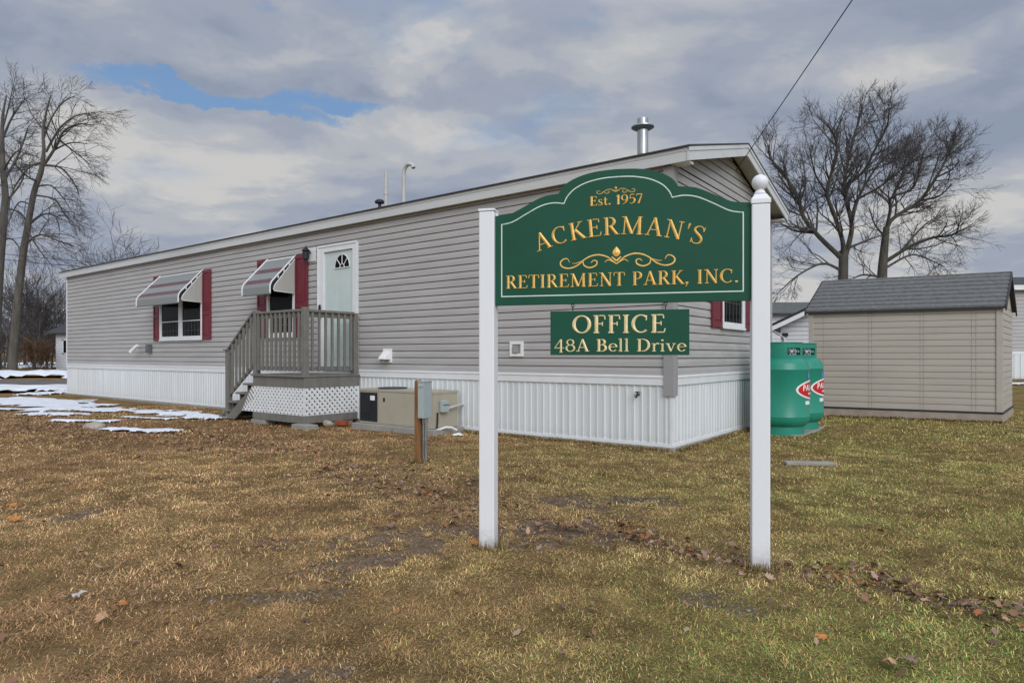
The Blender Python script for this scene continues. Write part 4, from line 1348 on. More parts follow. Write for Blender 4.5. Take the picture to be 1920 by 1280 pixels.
# ------------------------------------------------------------------ electrical pedestal
ep = empty('electrical_pedestal', (-.965, 6.74, 0), R(-24), 'grey electrical box on a reddish treated timber post in the lawn', 'electrical box')
mb = MB(); mb.box(-.034, .034, -.034, .034, -.15, .83); mb.prism([(-.034, .83), (.034, .83), (.015, .845), (-.015, .845)], -.034, .034)
mb.build('post', M['timber'], ep, bevel=.006)
mb = MB(); mb.box(.036, .108, -.08, .08, .455, .825); mb.box(.033, .113, -.086, .086, .825, .838); mb.box(.042, .102, -.088, -.08, .46, .80)
bx_ = mb.build('meter_box', M['meter'], ep, bevel=.008)
MB().box(.04, .104, -.093, -.088, .775, .785).build('cover_lip', M['downspout'], bx_)
for xx, r_, z0 in ((.056, .013, -.1), (.086, .017, -.1)):
    mb = MB(); mb.tube([(xx, 0, z0), (xx, 0, .455)], r_, 10); mb.lathe([(r_ * 1.45, 0), (r_ * 1.45, .05)], xx, 0, .405, 10); mb.lathe([(r_ * 1.2, 0), (r_ * 1.2, .02)], xx, 0, .22, 10)
    mb.build('conduit', M['steel'], ep, smooth=True)

# ------------------------------------------------------------------ the park sign
SROT = math.atan2(-0.245732, 0.969338)
SPT = (-0.135955, 3.769663, 0.0)
SLEN = 1.47954
sign = empty('park_sign', SPT, SROT, 'large green and gold carved sign between two white posts on the lawn', 'sign')
hw = .0455
mb = MB(); mb.box(-hw, hw, -hw, hw, -.2, 1.925)
pa = mb.build('post', M['post_white'], sign, bevel=.007)
mb = MB(); mb.box(-hw - .004, hw + .004, -hw - .004, hw + .004, 1.9255, 1.94); mb.build('cap', M['post_white'], pa, bevel=.004)
mb = MB(); mb.box(hw + .001, hw + .012, -.012, .012, 1.895, 1.92); mb.build('bracket', M['post_white'], pa, bevel=.003)
mb = MB(); mb.box(SLEN - hw, SLEN + hw, -hw, hw, -.2, 1.885)
pb = mb.build('post', M['post_white'], sign, bevel=.007)
mb = MB(); c = SLEN
mb.box(c - hw - .003, c + hw + .003, -hw - .003, hw + .003, 1.8855, 1.912)
for (a0, z0), (a1, z1) in (((hw, 1.912), (.03, 1.938)),):
    vs = [(c + sx * a0, sy * a0, z0) for sx, sy in ((-1, -1), (1, -1), (1, 1), (-1, 1))] + [(c + sx * a1, sy * a1, z1) for sx, sy in ((-1, -1), (1, -1), (1, 1), (-1, 1))]
    mb.add(vs, [(4, 5, 6, 7), (0, 1, 5, 4), (1, 2, 6, 5), (2, 3, 7, 6), (3, 0, 4, 7)])
mb.build('cap', M['post_white'], pb, bevel=.003)
prof = [(.026, 1.936), (.031, 1.944), (.026, 1.952), (.024, 1.958)]
for i in range(15):
    a = R(-66 + 156 * i / 14); prof.append((max(.001, .0415 * math.cos(a)), 2.003 + .0415 * math.sin(a)))
mb = MB(); mb.lathe(prof, SLEN, 0, 0, 28); mb.build('finial', M['post_white'], pb, smooth=True)

XC = SLEN / 2


def half_outline(p):
    """mirror a left half profile about the sign centre"""
    return p + [(2 * XC - x, z) for x, z in p[::-1]]


def smooth_run(groups, n=7):
    out = []
    for g_ in groups:
        out += [(q.x, q.y) for q in catmull(g_, n)]
    return out


zb_ = 1.387
outer = half_outline([(hw + .0005, zb_), (hw + .0005, 1.898)] + smooth_run([
    [(hw + .0015, 1.8985), (.09, 1.902), (.143, 1.910), (.203, 1.937), (.274, 1.973), (.334, 1.996), (.413, 2.006)],
    [(.418, 2.010), (.436, 2.040), (.478, 2.071), (.545, 2.098), (.63, 2.115), (XC - .0005, 2.121)]]))
pan = MB(); pan.prism(outer, -.021, .021)
panel = pan.build('panel', M['green'], sign, bevel=.004)
zi = 1.436
inner = half_outline([(.085, zi), (.085, 1.848)] + smooth_run([
    [(.088, 1.8485), (.125, 1.854), (.165, 1.867), (.234, 1.904), (.314, 1.942), (.383, 1.955), (.445, 1.948)],
    [(.448, 1.953), (.464, 1.985), (.503, 2.024), (.569, 2.056), (.655, 2.074), (XC - .0005, 2.078)]]))
bl = MB()
n = len(inner)
for i in range(n):
    p, q_ = Vector(inner[i]), Vector(inner[(i + 1) % n])
    if (q_ - p).length < 1e-5: continue
    d = (q_ - p).normalized(); p2, q2 = p - d * .0022, q_ + d * .0022
    ridge(bl, [p2, q2], [.0062, .0062], lambda s_, h_: (s_.x, -.0212 - .0012 - h_ * .4, s_.y), .002)
    ridge(bl, [p2, q2], [.0062, .0062], lambda s_, h_: (s_.x, -.0218 - h_ * .4, s_.y), .002)
bl.build('border', M['line'], panel)
YF = -.0225
text('Est. 1957', .588, .878, 1.9255, .052, YF, .003, bold=1.15).build('lettering', M['gold'], panel)
text("ACKERMAN'S", .283, 1.193, 1.678, .098, YF, .005, arc_h=.082, sp=.035, bold=.9).build('lettering', M['gold'], panel)
text('RETIREMENT PARK, INC.', .107, 1.372, 1.480, .0745, YF, .0045, sp=.03).build('lettering', M['gold'], panel)


def scroll(cx, cz, k):
    mb = MB()
    L = [[(540, 432), (522, 405), (492, 408), (470, 435), (488, 465), (540, 476), (598, 456), (650, 415), (702, 390), (760, 384), (820, 402), (858, 432), (885, 452)],
         [(640, 428), (648, 458), (690, 476), (735, 460), (742, 432), (718, 424), (700, 440)],
         [(800, 440), (822, 424), (850, 432), (885, 455)], [(560, 440), (590, 440), (630, 425)]]
    ws = [[5, 12, 15, 15, 13, 14, 16, 13, 8], [10, 14, 15, 12, 6], [5, 10, 8], [4, 8, 4]]
    for pts, wd in zip(L, ws):
        for sg in (1, -1):
            p = [(sg * (x - 885), -(y - 420)) for x, y in pts]
            sp_, sw = spl(p, wd)
            ridge(mb, [(a * k + cx, b * k + cz) for a, b in sp_], [q * k * .68 for q in sw], lambda s_, h_: (s_.x, YF - .0004 - h_, s_.y), .003)
    # bud
    bud = [(0, 92), (-14, 76), (-27, 58), (-28, 40), (-15, 24), (0, 16), (15, 24), (28, 40), (27, 58), (14, 76)]
    vs = [(cx + a * k, YF - .0005, cz + b * k) for a, b in bud] + [(cx, YF - .007, cz + 48 * k)]
    mb.add(vs, [(i, (i + 1) % 10, 10) for i in range(10)])
    for sg in (1, -1):
        ridge(mb, [(cx + sg * 34 * k, cz + 18 * k), (cx, cz - 12 * k)], [8 * k, 14 * k], lambda s_, h_: (s_.x, YF - .0004 - h_, s_.y), .003)
    return mb


scroll(.7365, 1.627, .00075).build('scroll', M['gold'], panel)
scroll(.733, 2.003, .00025).build('scroll', M['gold'], panel)

# office board hanging below
office = empty('office_sign', (SPT[0], SPT[1], 0), SROT, 'small green OFFICE board hung on hooks under the large sign', 'sign')
op = MB(); op.box(.366, 1.123, -.012, .012, 1.102, 1.348)
opn = op.build('board', M['green'], office, bevel=.003)
YO = -.0128
text('OFFICE', .489, 1.0, 1.222, .1, YO, .004, sp=.03).build('lettering', M['cream_gold'], opn)
text('48A Bell Drive', .386, 1.108, 1.121, .0685, YO, .003, bold=.95).build('lettering', M['cream_gold'], opn)
for xx in (.492, .998):
    mb = MB()
    mb.tube([(xx + .0085 * math.cos(R(a)), 0, 1.378 + .0085 * math.sin(R(a))) for a in range(0, 361, 30)], .0022, 6, False)
    mb.tube([(xx, 0, 1.349), (xx, 0, 1.369)], .0026, 6)
    mb.tube([(xx, .008 * math.cos(R(a)), 1.366 + .008 * math.sin(R(a))) for a in range(0, 361, 30)], .0022, 6, False)
    mb.build('hook', M['dark'], office)

# ------------------------------------------------------------------ gas tanks
LT = {'P': [ln(.15, 0, .22, 1, .2), arc(.36, .74, .22, .24, -95, 95, .18, .16), ln(.2, .98, .36, .98, .17), ln(.18, .5, .36, .5, .17)],
      'A': [ln(.05, 0, .4, 1, .2), ln(.4, 1, .62, 0, .2), ln(.2, .3, .55, .3, .15)],
      'L': [ln(.15, 0, .22, 1, .2), ln(.13, .08, .6, .08, .17)]}


def gas_tank(cx, cy, label):
    t = empty('gas_tank', (cx, cy, 0), 0, label, 'gas tank', 'gas tanks beside the grey home')
    rr, zb, zt = .375, .085, 1.10
    prof = [(.04, zb), (.2, zb + .004), (.29, zb + .025), (.34, zb + .06), (.366, zb + .105), (rr, zb + .15), (rr, zb + .165), (rr + .003, zb + .17), (rr, zb + .175)]
    prof += [(rr, zt - .20), (rr + .003, zt - .195), (rr, zt - .19), (.366, zt - .13), (.335, zt - .075), (.27, zt - .03), (.16, zt - .006), (.03, zt)]
    mb = MB(); mb.lathe(prof, seg=48); mb.build('shell', M['tank'], t, smooth=True)
    mb = MB(); mb.lathe([(.31, -.02), (.30, .15), (.285, .15), (.295, -.02)], seg=36); mb.build('foot_ring', M['tank'], t, smooth=True)
    view = math.atan2(-cy, -cx)            # towards the lawn in front of the home
    col = MB(); n = 40
    r0, z0, z1 = .278, zt - .05, zt + .175
    gaps = [(a, b) for a, b in ((17, 66),)]
    for i in range(n):
        a0, a1 = 360 * i / n, 360 * (i + 1) / n
        lo = z0
        if any(g0 <= (a0 + a1) / 2 <= g1 for g0, g1 in gaps):
            for za, zb2 in ((z0, z0 + .055), (z0 + .155, z1)):
                p = [(r0 * math.cos(view + R(a)), r0 * math.sin(view + R(a)), z) for z in (za, zb2) for a in (a0, a1)]
                p += [(q0 * .965, q1 * .965, q2) for q0, q1, q2 in p]
                col.add(p, [(0, 1, 3, 2), (4, 6, 7, 5), (2, 3, 7, 6), (0, 4, 5, 1), (0, 2, 6, 4), (1, 5, 7, 3)])
            continue
        p = [(r0 * math.cos(view + R(a)), r0 * math.sin(view + R(a)), z) for z in (lo, z1) for a in (a0, a1)]
        p += [(q0 * .965, q1 * .965, q2) for q0, q1, q2 in p]
        col.add(p, [(0, 1, 3, 2), (4, 6, 7, 5), (2, 3, 7, 6)])
    col.tube([(r0 * math.cos(R(a)), r0 * math.sin(R(a)), z1) for a in range(0, 361, 12)], .009, 6, False)
    col.build('collar', M['tank'], t)
    mb = MB()
    for a, r_, h_, ro in ((30, .225, .12, .028), (42, .23, .13, .026), (54, .225, .12, .024), (10, .1, .14, .035)):
        px, py = r_ * math.cos(view + R(a)), r_ * math.sin(view + R(a))
        mb.lathe([(ro * .8, 0), (ro * .8, h_ * .5), (ro * 1.3, h_ * .5), (ro * 1.3, h_ * .75), (ro * .5, h_ * .8), (ro * .5, h_)], px, py, zt - .02, 10)
        mb.tube([(px, py, zt + .05), (px * 1.24, py * 1.24, zt + .055)], ro * .75, 8)
    mb.build('valve', M['steel'], t)

    def on(deg, z, lift):
        a = view + R(deg)
        return ((rr + lift) * math.cos(a), (rr + lift) * math.sin(a), z)

    def disc(c_deg, zc, hd, hz, lift, pw):
        mb = MB(); N = 44; cols = []
        for i in range(N + 1):
            u = -1 + 2 * i / N
            h_ = hz * max(0.0, 1 - abs(u) ** 1.9) ** .55
            cols.append((c_deg + u * hd, h_))
        for i, (d, h_) in enumerate(cols):
            mb.v += [on(d, zc - h_, lift), on(d, zc + h_, lift)]
        mb.f += [(2 * i, 2 * i + 2, 2 * i + 3, 2 * i + 1) for i in range(N)]
        return mb
    dc, zc = 88, .63
    de = disc(dc, zc, 58, .135, .002, 1.75).build('decal', M['plain'], t)
    disc(dc, zc, 53, .113, .0035, 1.75).build('decal_field', M['red'], de)
    mb = MB()
    for ch_, d0 in (('P', 47), ('A', 58), ('L', 69)):
        flat_strokes(mb, LT[ch_], lambda p, h_, d0=d0: on(d0 + p.x * 14, .634 + p.y * .078 - .02 + (d0 - 45) * .0004, .0055 + h_))
    for d0, wd_ in ((67, 5), (73, 4), (79, 5)):
        flat_strokes(mb, [([(0, 0), (1, 0)], [.5, .5])], lambda p, h_, d0=d0, wd_=wd_: on(d0 + p.x * wd_, .575 + p.y * .05, .0055 + h_))
    mb.build('lettering', M['plain'], de)
    mb = MB()
    pts = [(0, .13), (-2.2, .08), (-4, .04), (-3, .012), (0, 0), (3, .012), (4, .04), (1.5, .07)]
    mb.add([on(70 + a, .775 + b, .003) for a, b in pts], [tuple(range(len(pts)))])
    mb.build('flame_mark', M['blue'], t)
    mb = MB()
    for i in range(5):
        mb.v += [on(56 + i * 5, .425, .002), on(56 + i * 5, .475, .002)]
    mb.f += [(2 * i, 2 * i + 2, 2 * i + 3, 2 * i + 1) for i in range(4)]
    mb.build('data_label', M['plain'], t)
    return t


gas_tank(3.80, 9.20, 'front green upright gas tank nearest the white sign post')
gas_tank(4.30, 9.84, 'rear green gas tank half hidden behind the other tank')
sb = MB().box(-.31, .31, -.31, 1.12, -.05, .014).build('slab', M['concrete'], bevel=.01)
sb.location = (3.86, 9.24, 0); sb.rotation_euler = (0, 0, ROT)
tag(sb, 'low concrete slab under the two green gas tanks', 'slab')

# ------------------------------------------------------------------ storage shed
SA, SB = np.array([5.54, 12.09]), np.array([8.04, 10.685])
sx = (SB - SA); SW = float(np.linalg.norm(sx)); sx = sx / SW
sdv = np.array([.66, .75]); sdv = sdv / np.linalg.norm(sdv)
sroot = empty('storage_shed', (float(SA[0]), float(SA[1]), 0), math.atan2(sx[1], sx[0]), 'beige vinyl storage shed with dark slate coloured shingle roof', 'shed')
ly = float(sdv @ np.array([-sx[1], sx[0]])); lx = float(sdv @ sx)     # depth direction in local axes
SDEP = 2.0


def sp3(a, b, z): return (a + b * lx, b * ly, z)


def sbox(mb, a0, a1, b0, b1, z0, z1):
    mb.add([sp3(a, b, z) for z in (z0, z1) for b in (b0, b1) for a in (a0, a1)], [(0, 2, 3, 1), (4, 5, 7, 6), (0, 1, 5, 4), (2, 6, 7, 3), (0, 4, 6, 2), (1, 3, 7, 5)])


ZS0, ZS1, ZSR = .165, 1.92, 2.54
mb = MB(); sbox(mb, -.02, SW + .02, -.02, SDEP + .02, -.05, .135); mb.build('base', M['shed_base'], sroot, bevel=.006)
mb = MB(); sbox(mb, -.03, SW + .03, -.03, SDEP + .03, .136, .163); mb.build('drip_edge', M['dark'], sroot)
mb = MB(); siding(mb, 0, SW, ZS0, ZS1, .1095, depth=.009, groove=.007)
mb.build('front_wall', M['shed'], sroot)
mb = MB()
for xs_ in (.22, .95, 1.0, 1.73, 1.78, 2.46, 2.52): mb.box(xs_, xs_ + .005, -.0105, -.008, ZS0, ZS1)
mb.build('seam', mat('seam_beige', (0.29, 0.26, 0.225), 0.6), sroot)  # seam strips in a darker beige than the siding
mb = MB(); prof = lap_profile(ZS0, ZS1, .1095, .009, .007); vs = []
for d, z in prof:
    for b in (0, SDEP): p = sp3(SW, b, z); vs.append((p[0] + d, p[1] - .0, p[2]))
mb.add(vs, [(2 * i, 2 * i + 1, 2 * i + 3, 2 * i + 2) for i in range(len(prof) - 1)])
mb.add([sp3(SW, 0, ZS1), sp3(SW, SDEP, ZS1), sp3(SW, SDEP / 2, ZSR - .04)], [(0, 1, 2)])
mb.add([sp3(0, 0, ZS0), sp3(0, SDEP, ZS0), sp3(0, SDEP, ZS1), sp3(0, SDEP / 2, ZSR - .04), sp3(0, 0, ZS1)], [(0, 4, 3, 2, 1)])
mb.add([sp3(0, SDEP, ZS0), sp3(SW, SDEP, ZS0), sp3(SW, SDEP, ZS1), sp3(0, SDEP, ZS1)], [(0, 1, 2, 3)])
mb.build('end_wall', M['shed'], sroot)
for a0, a1 in ((-.02, .06), (SW - .07, SW + .02)):
    mb = MB(); sbox(mb, a0, a1, -.024, .05, ZS0, ZS1); mb.build('corner_trim', M['shed'], sroot, bevel=.004)
mb = MB()
NC = 8
for side in (0, 1):
    b_e, b_r = (-.07, SDEP / 2) if side == 0 else (SDEP + .07, SDEP / 2)
    for i in range(NC):
        f0, f1 = i / NC, (i + 1) / NC
        ze0, ze1 = ZS1 - .02 + (ZSR - ZS1 + .02) * f0, ZS1 - .02 + (ZSR - ZS1 + .02) * f1
        ba, bb = b_e + (b_r - b_e) * f0, b_e + (b_r - b_e) * f1
        x0, x1 = -.06, SW + .06
        vs = [sp3(x0, ba, ze0 + .036), sp3(x1, ba, ze0 + .036), sp3(x1, bb, ze1 + .012), sp3(x0, bb, ze1 + .012), sp3(x0, ba, ze0), sp3(x1, ba, ze0), sp3(x1, bb, ze1), sp3(x0, bb, ze1)]
        mb.add(vs, [(0, 1, 2, 3), (4, 7, 6, 5), (0, 4, 5, 1), (1, 5, 6, 2), (0, 3, 7, 4)])
mb.tube([sp3(-.06, SDEP / 2, ZSR + .012), sp3(SW + .06, SDEP / 2, ZSR + .012)], .022, 8)
mb.build('roof', M['shingle'], sroot)
for a0, a1 in ((SW + .055, SW + .075), (-.075, -.055)):
    mb = MB()
    vs = []
    for a in (a0, a1):
        vs += [sp3(a, -.08, ZS1 - .09), sp3(a, -.08, ZS1 + .01), sp3(a, SDEP / 2, ZSR + .03), sp3(a, SDEP + .08, ZS1 + .01), sp3(a, SDEP + .08, ZS1 - .09), sp3(a, SDEP / 2, ZSR - .07)]
    mb.add(vs, [(0, 1, 2, 5), (5, 2, 3, 4), (11, 8, 7, 6), (10, 9, 8, 11)] + [(i, 6 + i, 6 + (i + 1) % 6, (i + 1) % 6) for i in range(6)])
    mb.build('barge_board', M['dark'], sroot)
mb = MB(); sbox(mb, -.06, SW + .055, -.075, -.05, ZS1 - .055, ZS1 - .018); mb.build('eave_board', M['dark'], sroot)

# ------------------------------------------------------------------ other homes of the park
nb_ = empty('neighbour_home', (29.0, 30.3, 0), 0, 'grey sided neighbouring mobile home at the right edge behind the shed', 'mobile home')
mb = MB(); siding(mb, -6.6, 9, 1.28, 4.15, .17); mb.box(-6.6, 9, .02, 4, 1.28, 4.15); mb.build('wall', M['vinyl'], nb_)
mb = MB()
for x, d in skirt_profile(15.6, .3): mb.v += [(-6.6 + x, -d * 2 - .01, -.05), (-6.6 + x, -d * 2 - .01, 1.15)]
mb.f += [(2 * i, 2 * i + 2, 2 * i + 3, 2 * i + 1) for i in range(len(mb.v) // 2 - 1)]
mb.build('skirting', M['skirt'], nb_)
mb = MB(); mb.box(-6.62, 9, -.03, .0, 1.15, 1.28); mb.build('trim_band', M['white'], nb_)
mb = MB(); mb.box(-6.8, 9.2, -.3, -.26, 4.12, 4.36); mb.build('fascia', M['white'], nb_)
mb = MB(); mb.prism_x([(-.34, 4.37), (2, 4.98), (4.3, 4.37)], -6.85, 9.3); mb.build('roof', M['roof'], nb_)

wh = empty('white_house', (10, 26, 0), 0, 'white sided house with dark green grey roof far behind the gas tanks', 'house')
mb = MB(); siding(mb, -3.2, 7, .1, 2.8, .15); mb.box(-3.2, 7, .02, 5, -.1, 2.8); mb.build('wall', M['far_white'], wh)
mb = MB(); mb.prism_x([(-.35, 2.74), (-.35, 2.8), (2.5, 3.42), (5.3, 2.8)], -3.5, 7.3); mb.build('roof', M['far_roof'], wh)
gh = empty('gabled_house', (7.85, 19.0, 0), R(-25), 'low white gabled building with drooping gutter between tanks and shed', 'house')
pk = 1.98
mb = MB(); siding(mb, 0, 4.0, 0, 1.95, .12)
siding(mb, 0, 4, 1.95, 3.0, .12, xl=lambda z: max(0, (z - 2.03) / .485), xr=lambda z: min(4, 4 - (z - 2.03) / .485))
mb.box(0, 4, .02, 5.5, 0, 1.95)
mb.build('wall', M['far_white'], gh)
mb = MB()
for sg in (1, -1):
    e, r_ = (-.26, 2.0) if sg == 1 else (4.26, 2.0)
    mb.prism([(e, 1.93), (r_, 1.93 + .485 * 2.26), (r_, 2.0 + .485 * 2.26), (e, 2.0)], -.32, 5.7)
mb.build('roof', M['dark'], gh)
mb = MB()
for sg in (1, -1):
    e, r_ = (-.24, 2.0) if sg == 1 else (4.24, 2.0)
    mb.prism([(e, 1.80), (r_, 1.80 + .485 * 2.24), (r_, 1.928 + .485 * 2.24), (e, 1.928)], -.335, -.30)
mb.build('rake_board', M['white'], gh)
mb = MB(); mb.tube([(-.32, -.34, 1.9), (-.32, 5.7, 1.9)], .06, 8); mb.build('gutter', M['dark'], gh)
mb = MB(); mb.tube([(-.30, -.25, 1.86), (-.05, -.06, 1.72), (.1, -.06, 1.6), (.1, -.06, .2)], .035, 8); mb.build('downspout', M['fascia'], gh)
mb = MB(); mb.box(.05, .2, -.1, -.03, 1.66, 1.75); mb.build('light_fitting', M['dark'], gh)

fb = empty('far_building', (-34.35, 49, 0), 0, 'pale blue white house far away behind the left end of the home', 'house')
mb = MB(); siding(mb, 0, 5.5, .2, 2.9, .2); mb.box(0, 5.5, .02, 5, -.2, 2.9); mb.build('wall', M['far_white'], fb)
mb = MB(); mb.prism_x([(-.5, 2.8), (2.5, 3.9), (5.5, 2.8), (5.5, 2.7), (-.5, 2.7)], -.4, 6); mb.build('roof', M['roof'], fb)
mb = MB()
for xs_ in ((.55, .6), (1.25, 1.3)): mb.box(xs_[0] - .05, xs_[1], -.06, -.02, 1.2, 2.3)
mb.box(.5, 1.3, -.06, -.02, 2.22, 2.3); mb.box(.5, 1.3, -.06, -.02, 1.2, 1.28)
wf = mb.build('window', M['white'], fb); MB().box(.6, 1.25, -.03, -.01, 1.28, 2.22).build('pane', M['glass'], wf)

# ------------------------------------------------------------------ trees
def at(px, py, Y): return Vector(((px - 960) / F * Y, Y, CH + (HY - py) / F * Y))


class Tree:
    def __init__(s, seed):
        s.r = random.Random(seed); s.V = []; s.L = []; s.St = []; s.n = 0

    def tube(s, pts, r0, r1, seg, store):
        store.tube(pts, [r0 + (r1 - r0) * i / (len(pts) - 1) for i in range(len(pts))], seg, False)

    def grow(s, p, d, length, rad, level, store, gravity, spread, kids, twig_r, bend=None):
        r = s.r
        steps = 5 if level > 1 else 4
        pts = [p.copy()]; q = p.copy(); dd = d.normalized()
        for i in range(steps):
            dd = (dd + Vector((r.gauss(0, .12), r.gauss(0, .12), r.gauss(0, .10) + gravity * (.4 + i * .25) / steps))
                  + (bend * .5 / steps if bend else Vector())).normalized()
            q = q + dd * length / steps
            pts.append(q.copy())
        end = max(twig_r, rad * .45)
        s.tube(pts, max(rad, twig_r), end if level > 0 else twig_r * .8, 5 if rad > .06 else (4 if rad > .03 else 3), store)
        if level == 0: return
        nk = kids[level - 1]
        nk = nk + r.randint(-1, 1)
        for j in range(max(2, nk)):
            f = r.uniform(.22, 1.0) if j else 1.0
            k = min(int(f * steps), steps - 1); a = pts[k].lerp(pts[k + 1], f * steps - k) if f < 1 else pts[-1]
            base = (pts[min(k + 1, steps)] - pts[k]).normalized() if f < 1 else dd
            ax = base.orthogonal().normalized(); ax.rotate(Quaternion(base, r.uniform(0, 6.28)))
            ang = R(r.uniform(*spread)) * (.35 if f == 1.0 else 1)
            nd = base.copy(); nd.rotate(Quaternion(ax, ang))
            s.grow(a, nd, length * r.uniform(.5, .82) * (1.08 - .35 * f), rad * r.uniform(.42, .6) * (1 - .3 * f), level - 1, store, gravity, spread, kids, twig_r, bend)


def limb_tree(name, seed, Y, trunk, limbs, label, cat, group, twig_r, sub_len, levels, kids, gravity=.10, bend=None, spread=(22, 55), depth=2.6, dens=7.5, bark='bark'):
    """trunk and limbs given as joints (picture-measured height and offset at the tree's real distance), twigs grown from them"""
    T = Tree(seed); r = T.r
    base = at(trunk[0][0], trunk[0][1], Y); base.z = -.15
    root = empty(name, (base.x, base.y, 0), 0, label, cat, group)
    off = Vector((base.x, base.y, 0))
    tp = [at(a, b, Y) - off for a, b, *_ in trunk]; tp[0].z = -.2
    st = MB(); tr_r = [w_ / F * Y / 2 for *_, w_ in trunk]
    sm = catmull([(*p,) for p in tp], 5)
    rr = [np.interp(i / (len(sm) - 1) * (len(tp) - 1), range(len(tp)), tr_r) for i in range(len(sm))]
    st.tube(sm, rr, 10, True)
    st.build('trunk', M[bark], root, smooth=True)
    lm = MB(); tw = MB()
    for pts, w0 in limbs:
        dy = r.uniform(-depth, depth)
        P3 = []
        for i, (a, b) in enumerate(pts):
            f = i / (len(pts) - 1)
            P3.append(at(a, b, Y + dy * f) - off)
        sm = catmull([(*p,) for p in P3], 5)
        r0, r1 = w0 * .98 / F * Y / 2, max(twig_r * 1.6, w0 * .34 / F * Y / 2)
        n_ = len(sm)
        lm.tube(sm, [r0 + (r1 - r0) * (i / (n_ - 1)) ** .8 for i in range(n_)], 7, True)
        Lx = sum((sm[i + 1] - sm[i]).length for i in range(n_ - 1))
        cnt = max(6, int(Lx / sub_len * dens))
        for j in range(cnt):
            f = r.uniform(.18, 1) if j else 1.0
            k = min(int(f * (n_ - 1)), n_ - 2)
            p = sm[k].lerp(sm[k + 1], f * (n_ - 1) - k); d = (sm[k + 1] - sm[k]).normalized()
            ax = d.orthogonal().normalized(); ax.rotate(Quaternion(d, r.uniform(0, 6.28)))
            nd = d.copy(); nd.rotate(Quaternion(ax, R(r.uniform(*spread)) * (.4 if f > .97 else 1)))
            rad = (r0 + (r1 - r0) * f) * .5
            T.grow(p, nd, sub_len * r.uniform(.55, 1.1) * (1.15 - .45 * f), max(rad, twig_r * 1.3), levels, tw, gravity, spread, kids, twig_r, bend)
    lm.build('limbs', M['bark'], root, smooth=True)
    tw.build('crown', M['twig'], root)
    return root


YR = 29.0
limb_tree('bare_tree', 21, YR, [(1584, 712, 30), (1581, 600, 24), (1581, 520, 17), (1582, 470, 16)],
          [([(1580, 480), (1580, 452), (1564, 402), (1551, 363), (1560, 320), (1569, 271), (1551, 232)], 10),
           ([(1586, 475), (1593, 452), (1597, 419), (1585, 370), (1583, 343), (1590, 304), (1603, 252), (1616, 205)], 11),
           ([(1597, 415), (1610, 370), (1636, 324), (1665, 290), (1700, 275)], 7),
           ([(1585, 350), (1620, 320), (1642, 278), (1662, 240), (1667, 212)], 6),
           ([(1576, 482), (1537, 445), (1508, 409), (1498, 379), (1475, 333), (1447, 300), (1440, 272)], 10),
           ([(1524, 436), (1488, 432), (1455, 413)], 6), ([(1498, 382), (1510, 345), (1505, 300)], 5), ([(1569, 275), (1545, 250), (1525, 225)], 4),
           ([(1574, 505), (1541, 494), (1495, 517), (1466, 543)], 6), ([(1551, 363), (1530, 330), (1520, 290)], 5),
           ([(1610, 372), (1650, 350), (1690, 318), (1725, 292)], 5), ([(1603, 256), (1630, 225), (1645, 200)], 4),
           ([(1590, 465), (1623, 452), (1655, 440)], 6)],
          'left and taller of two bare trees rising behind the beige shed', 'tree', 'bare trees behind the shed', .0054, 1.5, 2, (6, 5), gravity=.22)
limb_tree('bare_tree', 33, YR + .8, [(1652, 712, 30), (1653, 600, 24), (1654, 517, 17), (1659, 455, 13), (1662, 425, 10)],
          [([(1661, 432), (1675, 409), (1724, 376), (1757, 330), (1778, 290), (1786, 268)], 9),
           ([(1662, 430), (1669, 396), (1672, 370), (1708, 356), (1721, 330), (1732, 285)], 7),
           ([(1658, 492), (1708, 461), (1751, 445), (1780, 442), (1802, 432)], 8), ([(1656, 505), (1708, 478), (1745, 488), (1770, 500)], 5),
           ([(1672, 372), (1690, 330), (1705, 300)], 5), ([(1724, 376), (1760, 368), (1785, 345)], 5), ([(1655, 520), (1620, 515), (1600, 522)], 6),
           ([(1672, 372), (1698, 322), (1722, 275)], 5), ([(1735, 367), (1752, 318), (1764, 284)], 4), ([(1757, 332), (1785, 318), (1800, 300)], 4), ([(1660, 445), (1640, 420), (1630, 390)], 5), ([(1690, 470), (1730, 425), (1760, 405)], 5)],
          'right and broader of two bare trees rising behind the beige shed', 'tree', 'bare trees behind the shed', .0054, 1.45, 2, (6, 5), gravity=.14)
YB = 43.0
limb_tree('bare_tree', 47, YB, [(22, 696, 18), (28, 620, 14), (36, 540, 13), (44, 472, 12), (53, 419, 10.5), (64, 360, 9.5), (77, 321, 9), (82, 283, 6), (81, 246, 5), (88, 206, 3), (96, 178, 2)],
          [([(82, 310), (106, 273), (120, 246), (146, 233), (176, 235)], 6), ([(86, 285), (112, 241), (143, 217), (178, 212)], 5), ([(81, 262), (95, 225), (115, 195), (140, 180)], 4),
           ([(68, 350), (95, 348), (116, 368), (132, 392)], 4), ([(56, 419), (80, 402), (104, 406), (112, 432)], 5), ([(63, 366), (101, 373), (117, 395), (130, 415)], 4),
           ([(84, 310), (114, 315), (138, 342), (148, 364)], 5), ([(77, 305), (53, 315), (27, 352), (16, 385)], 5), ([(46, 460), (75, 440), (110, 452), (140, 462)], 5),
           ([(80, 240), (60, 215), (50, 190)], 3), ([(70, 340), (50, 330), (30, 310)], 4), ([(100, 282), (132, 268), (165, 270)], 4), ([(110, 262), (140, 285), (165, 305)], 4),
           ([(50, 430), (75, 470), (100, 500)], 4), ([(60, 385), (35, 380), (15, 420)], 4)],
          'tall bare tree with leaning trunk at the left end of the home', 'tree', 'bare trees at the left edge', .0078, 2.0, 2, (5, 5), gravity=-.22, bend=Vector((.4, 0, -.05)), bark='bark_grey', dens=5)
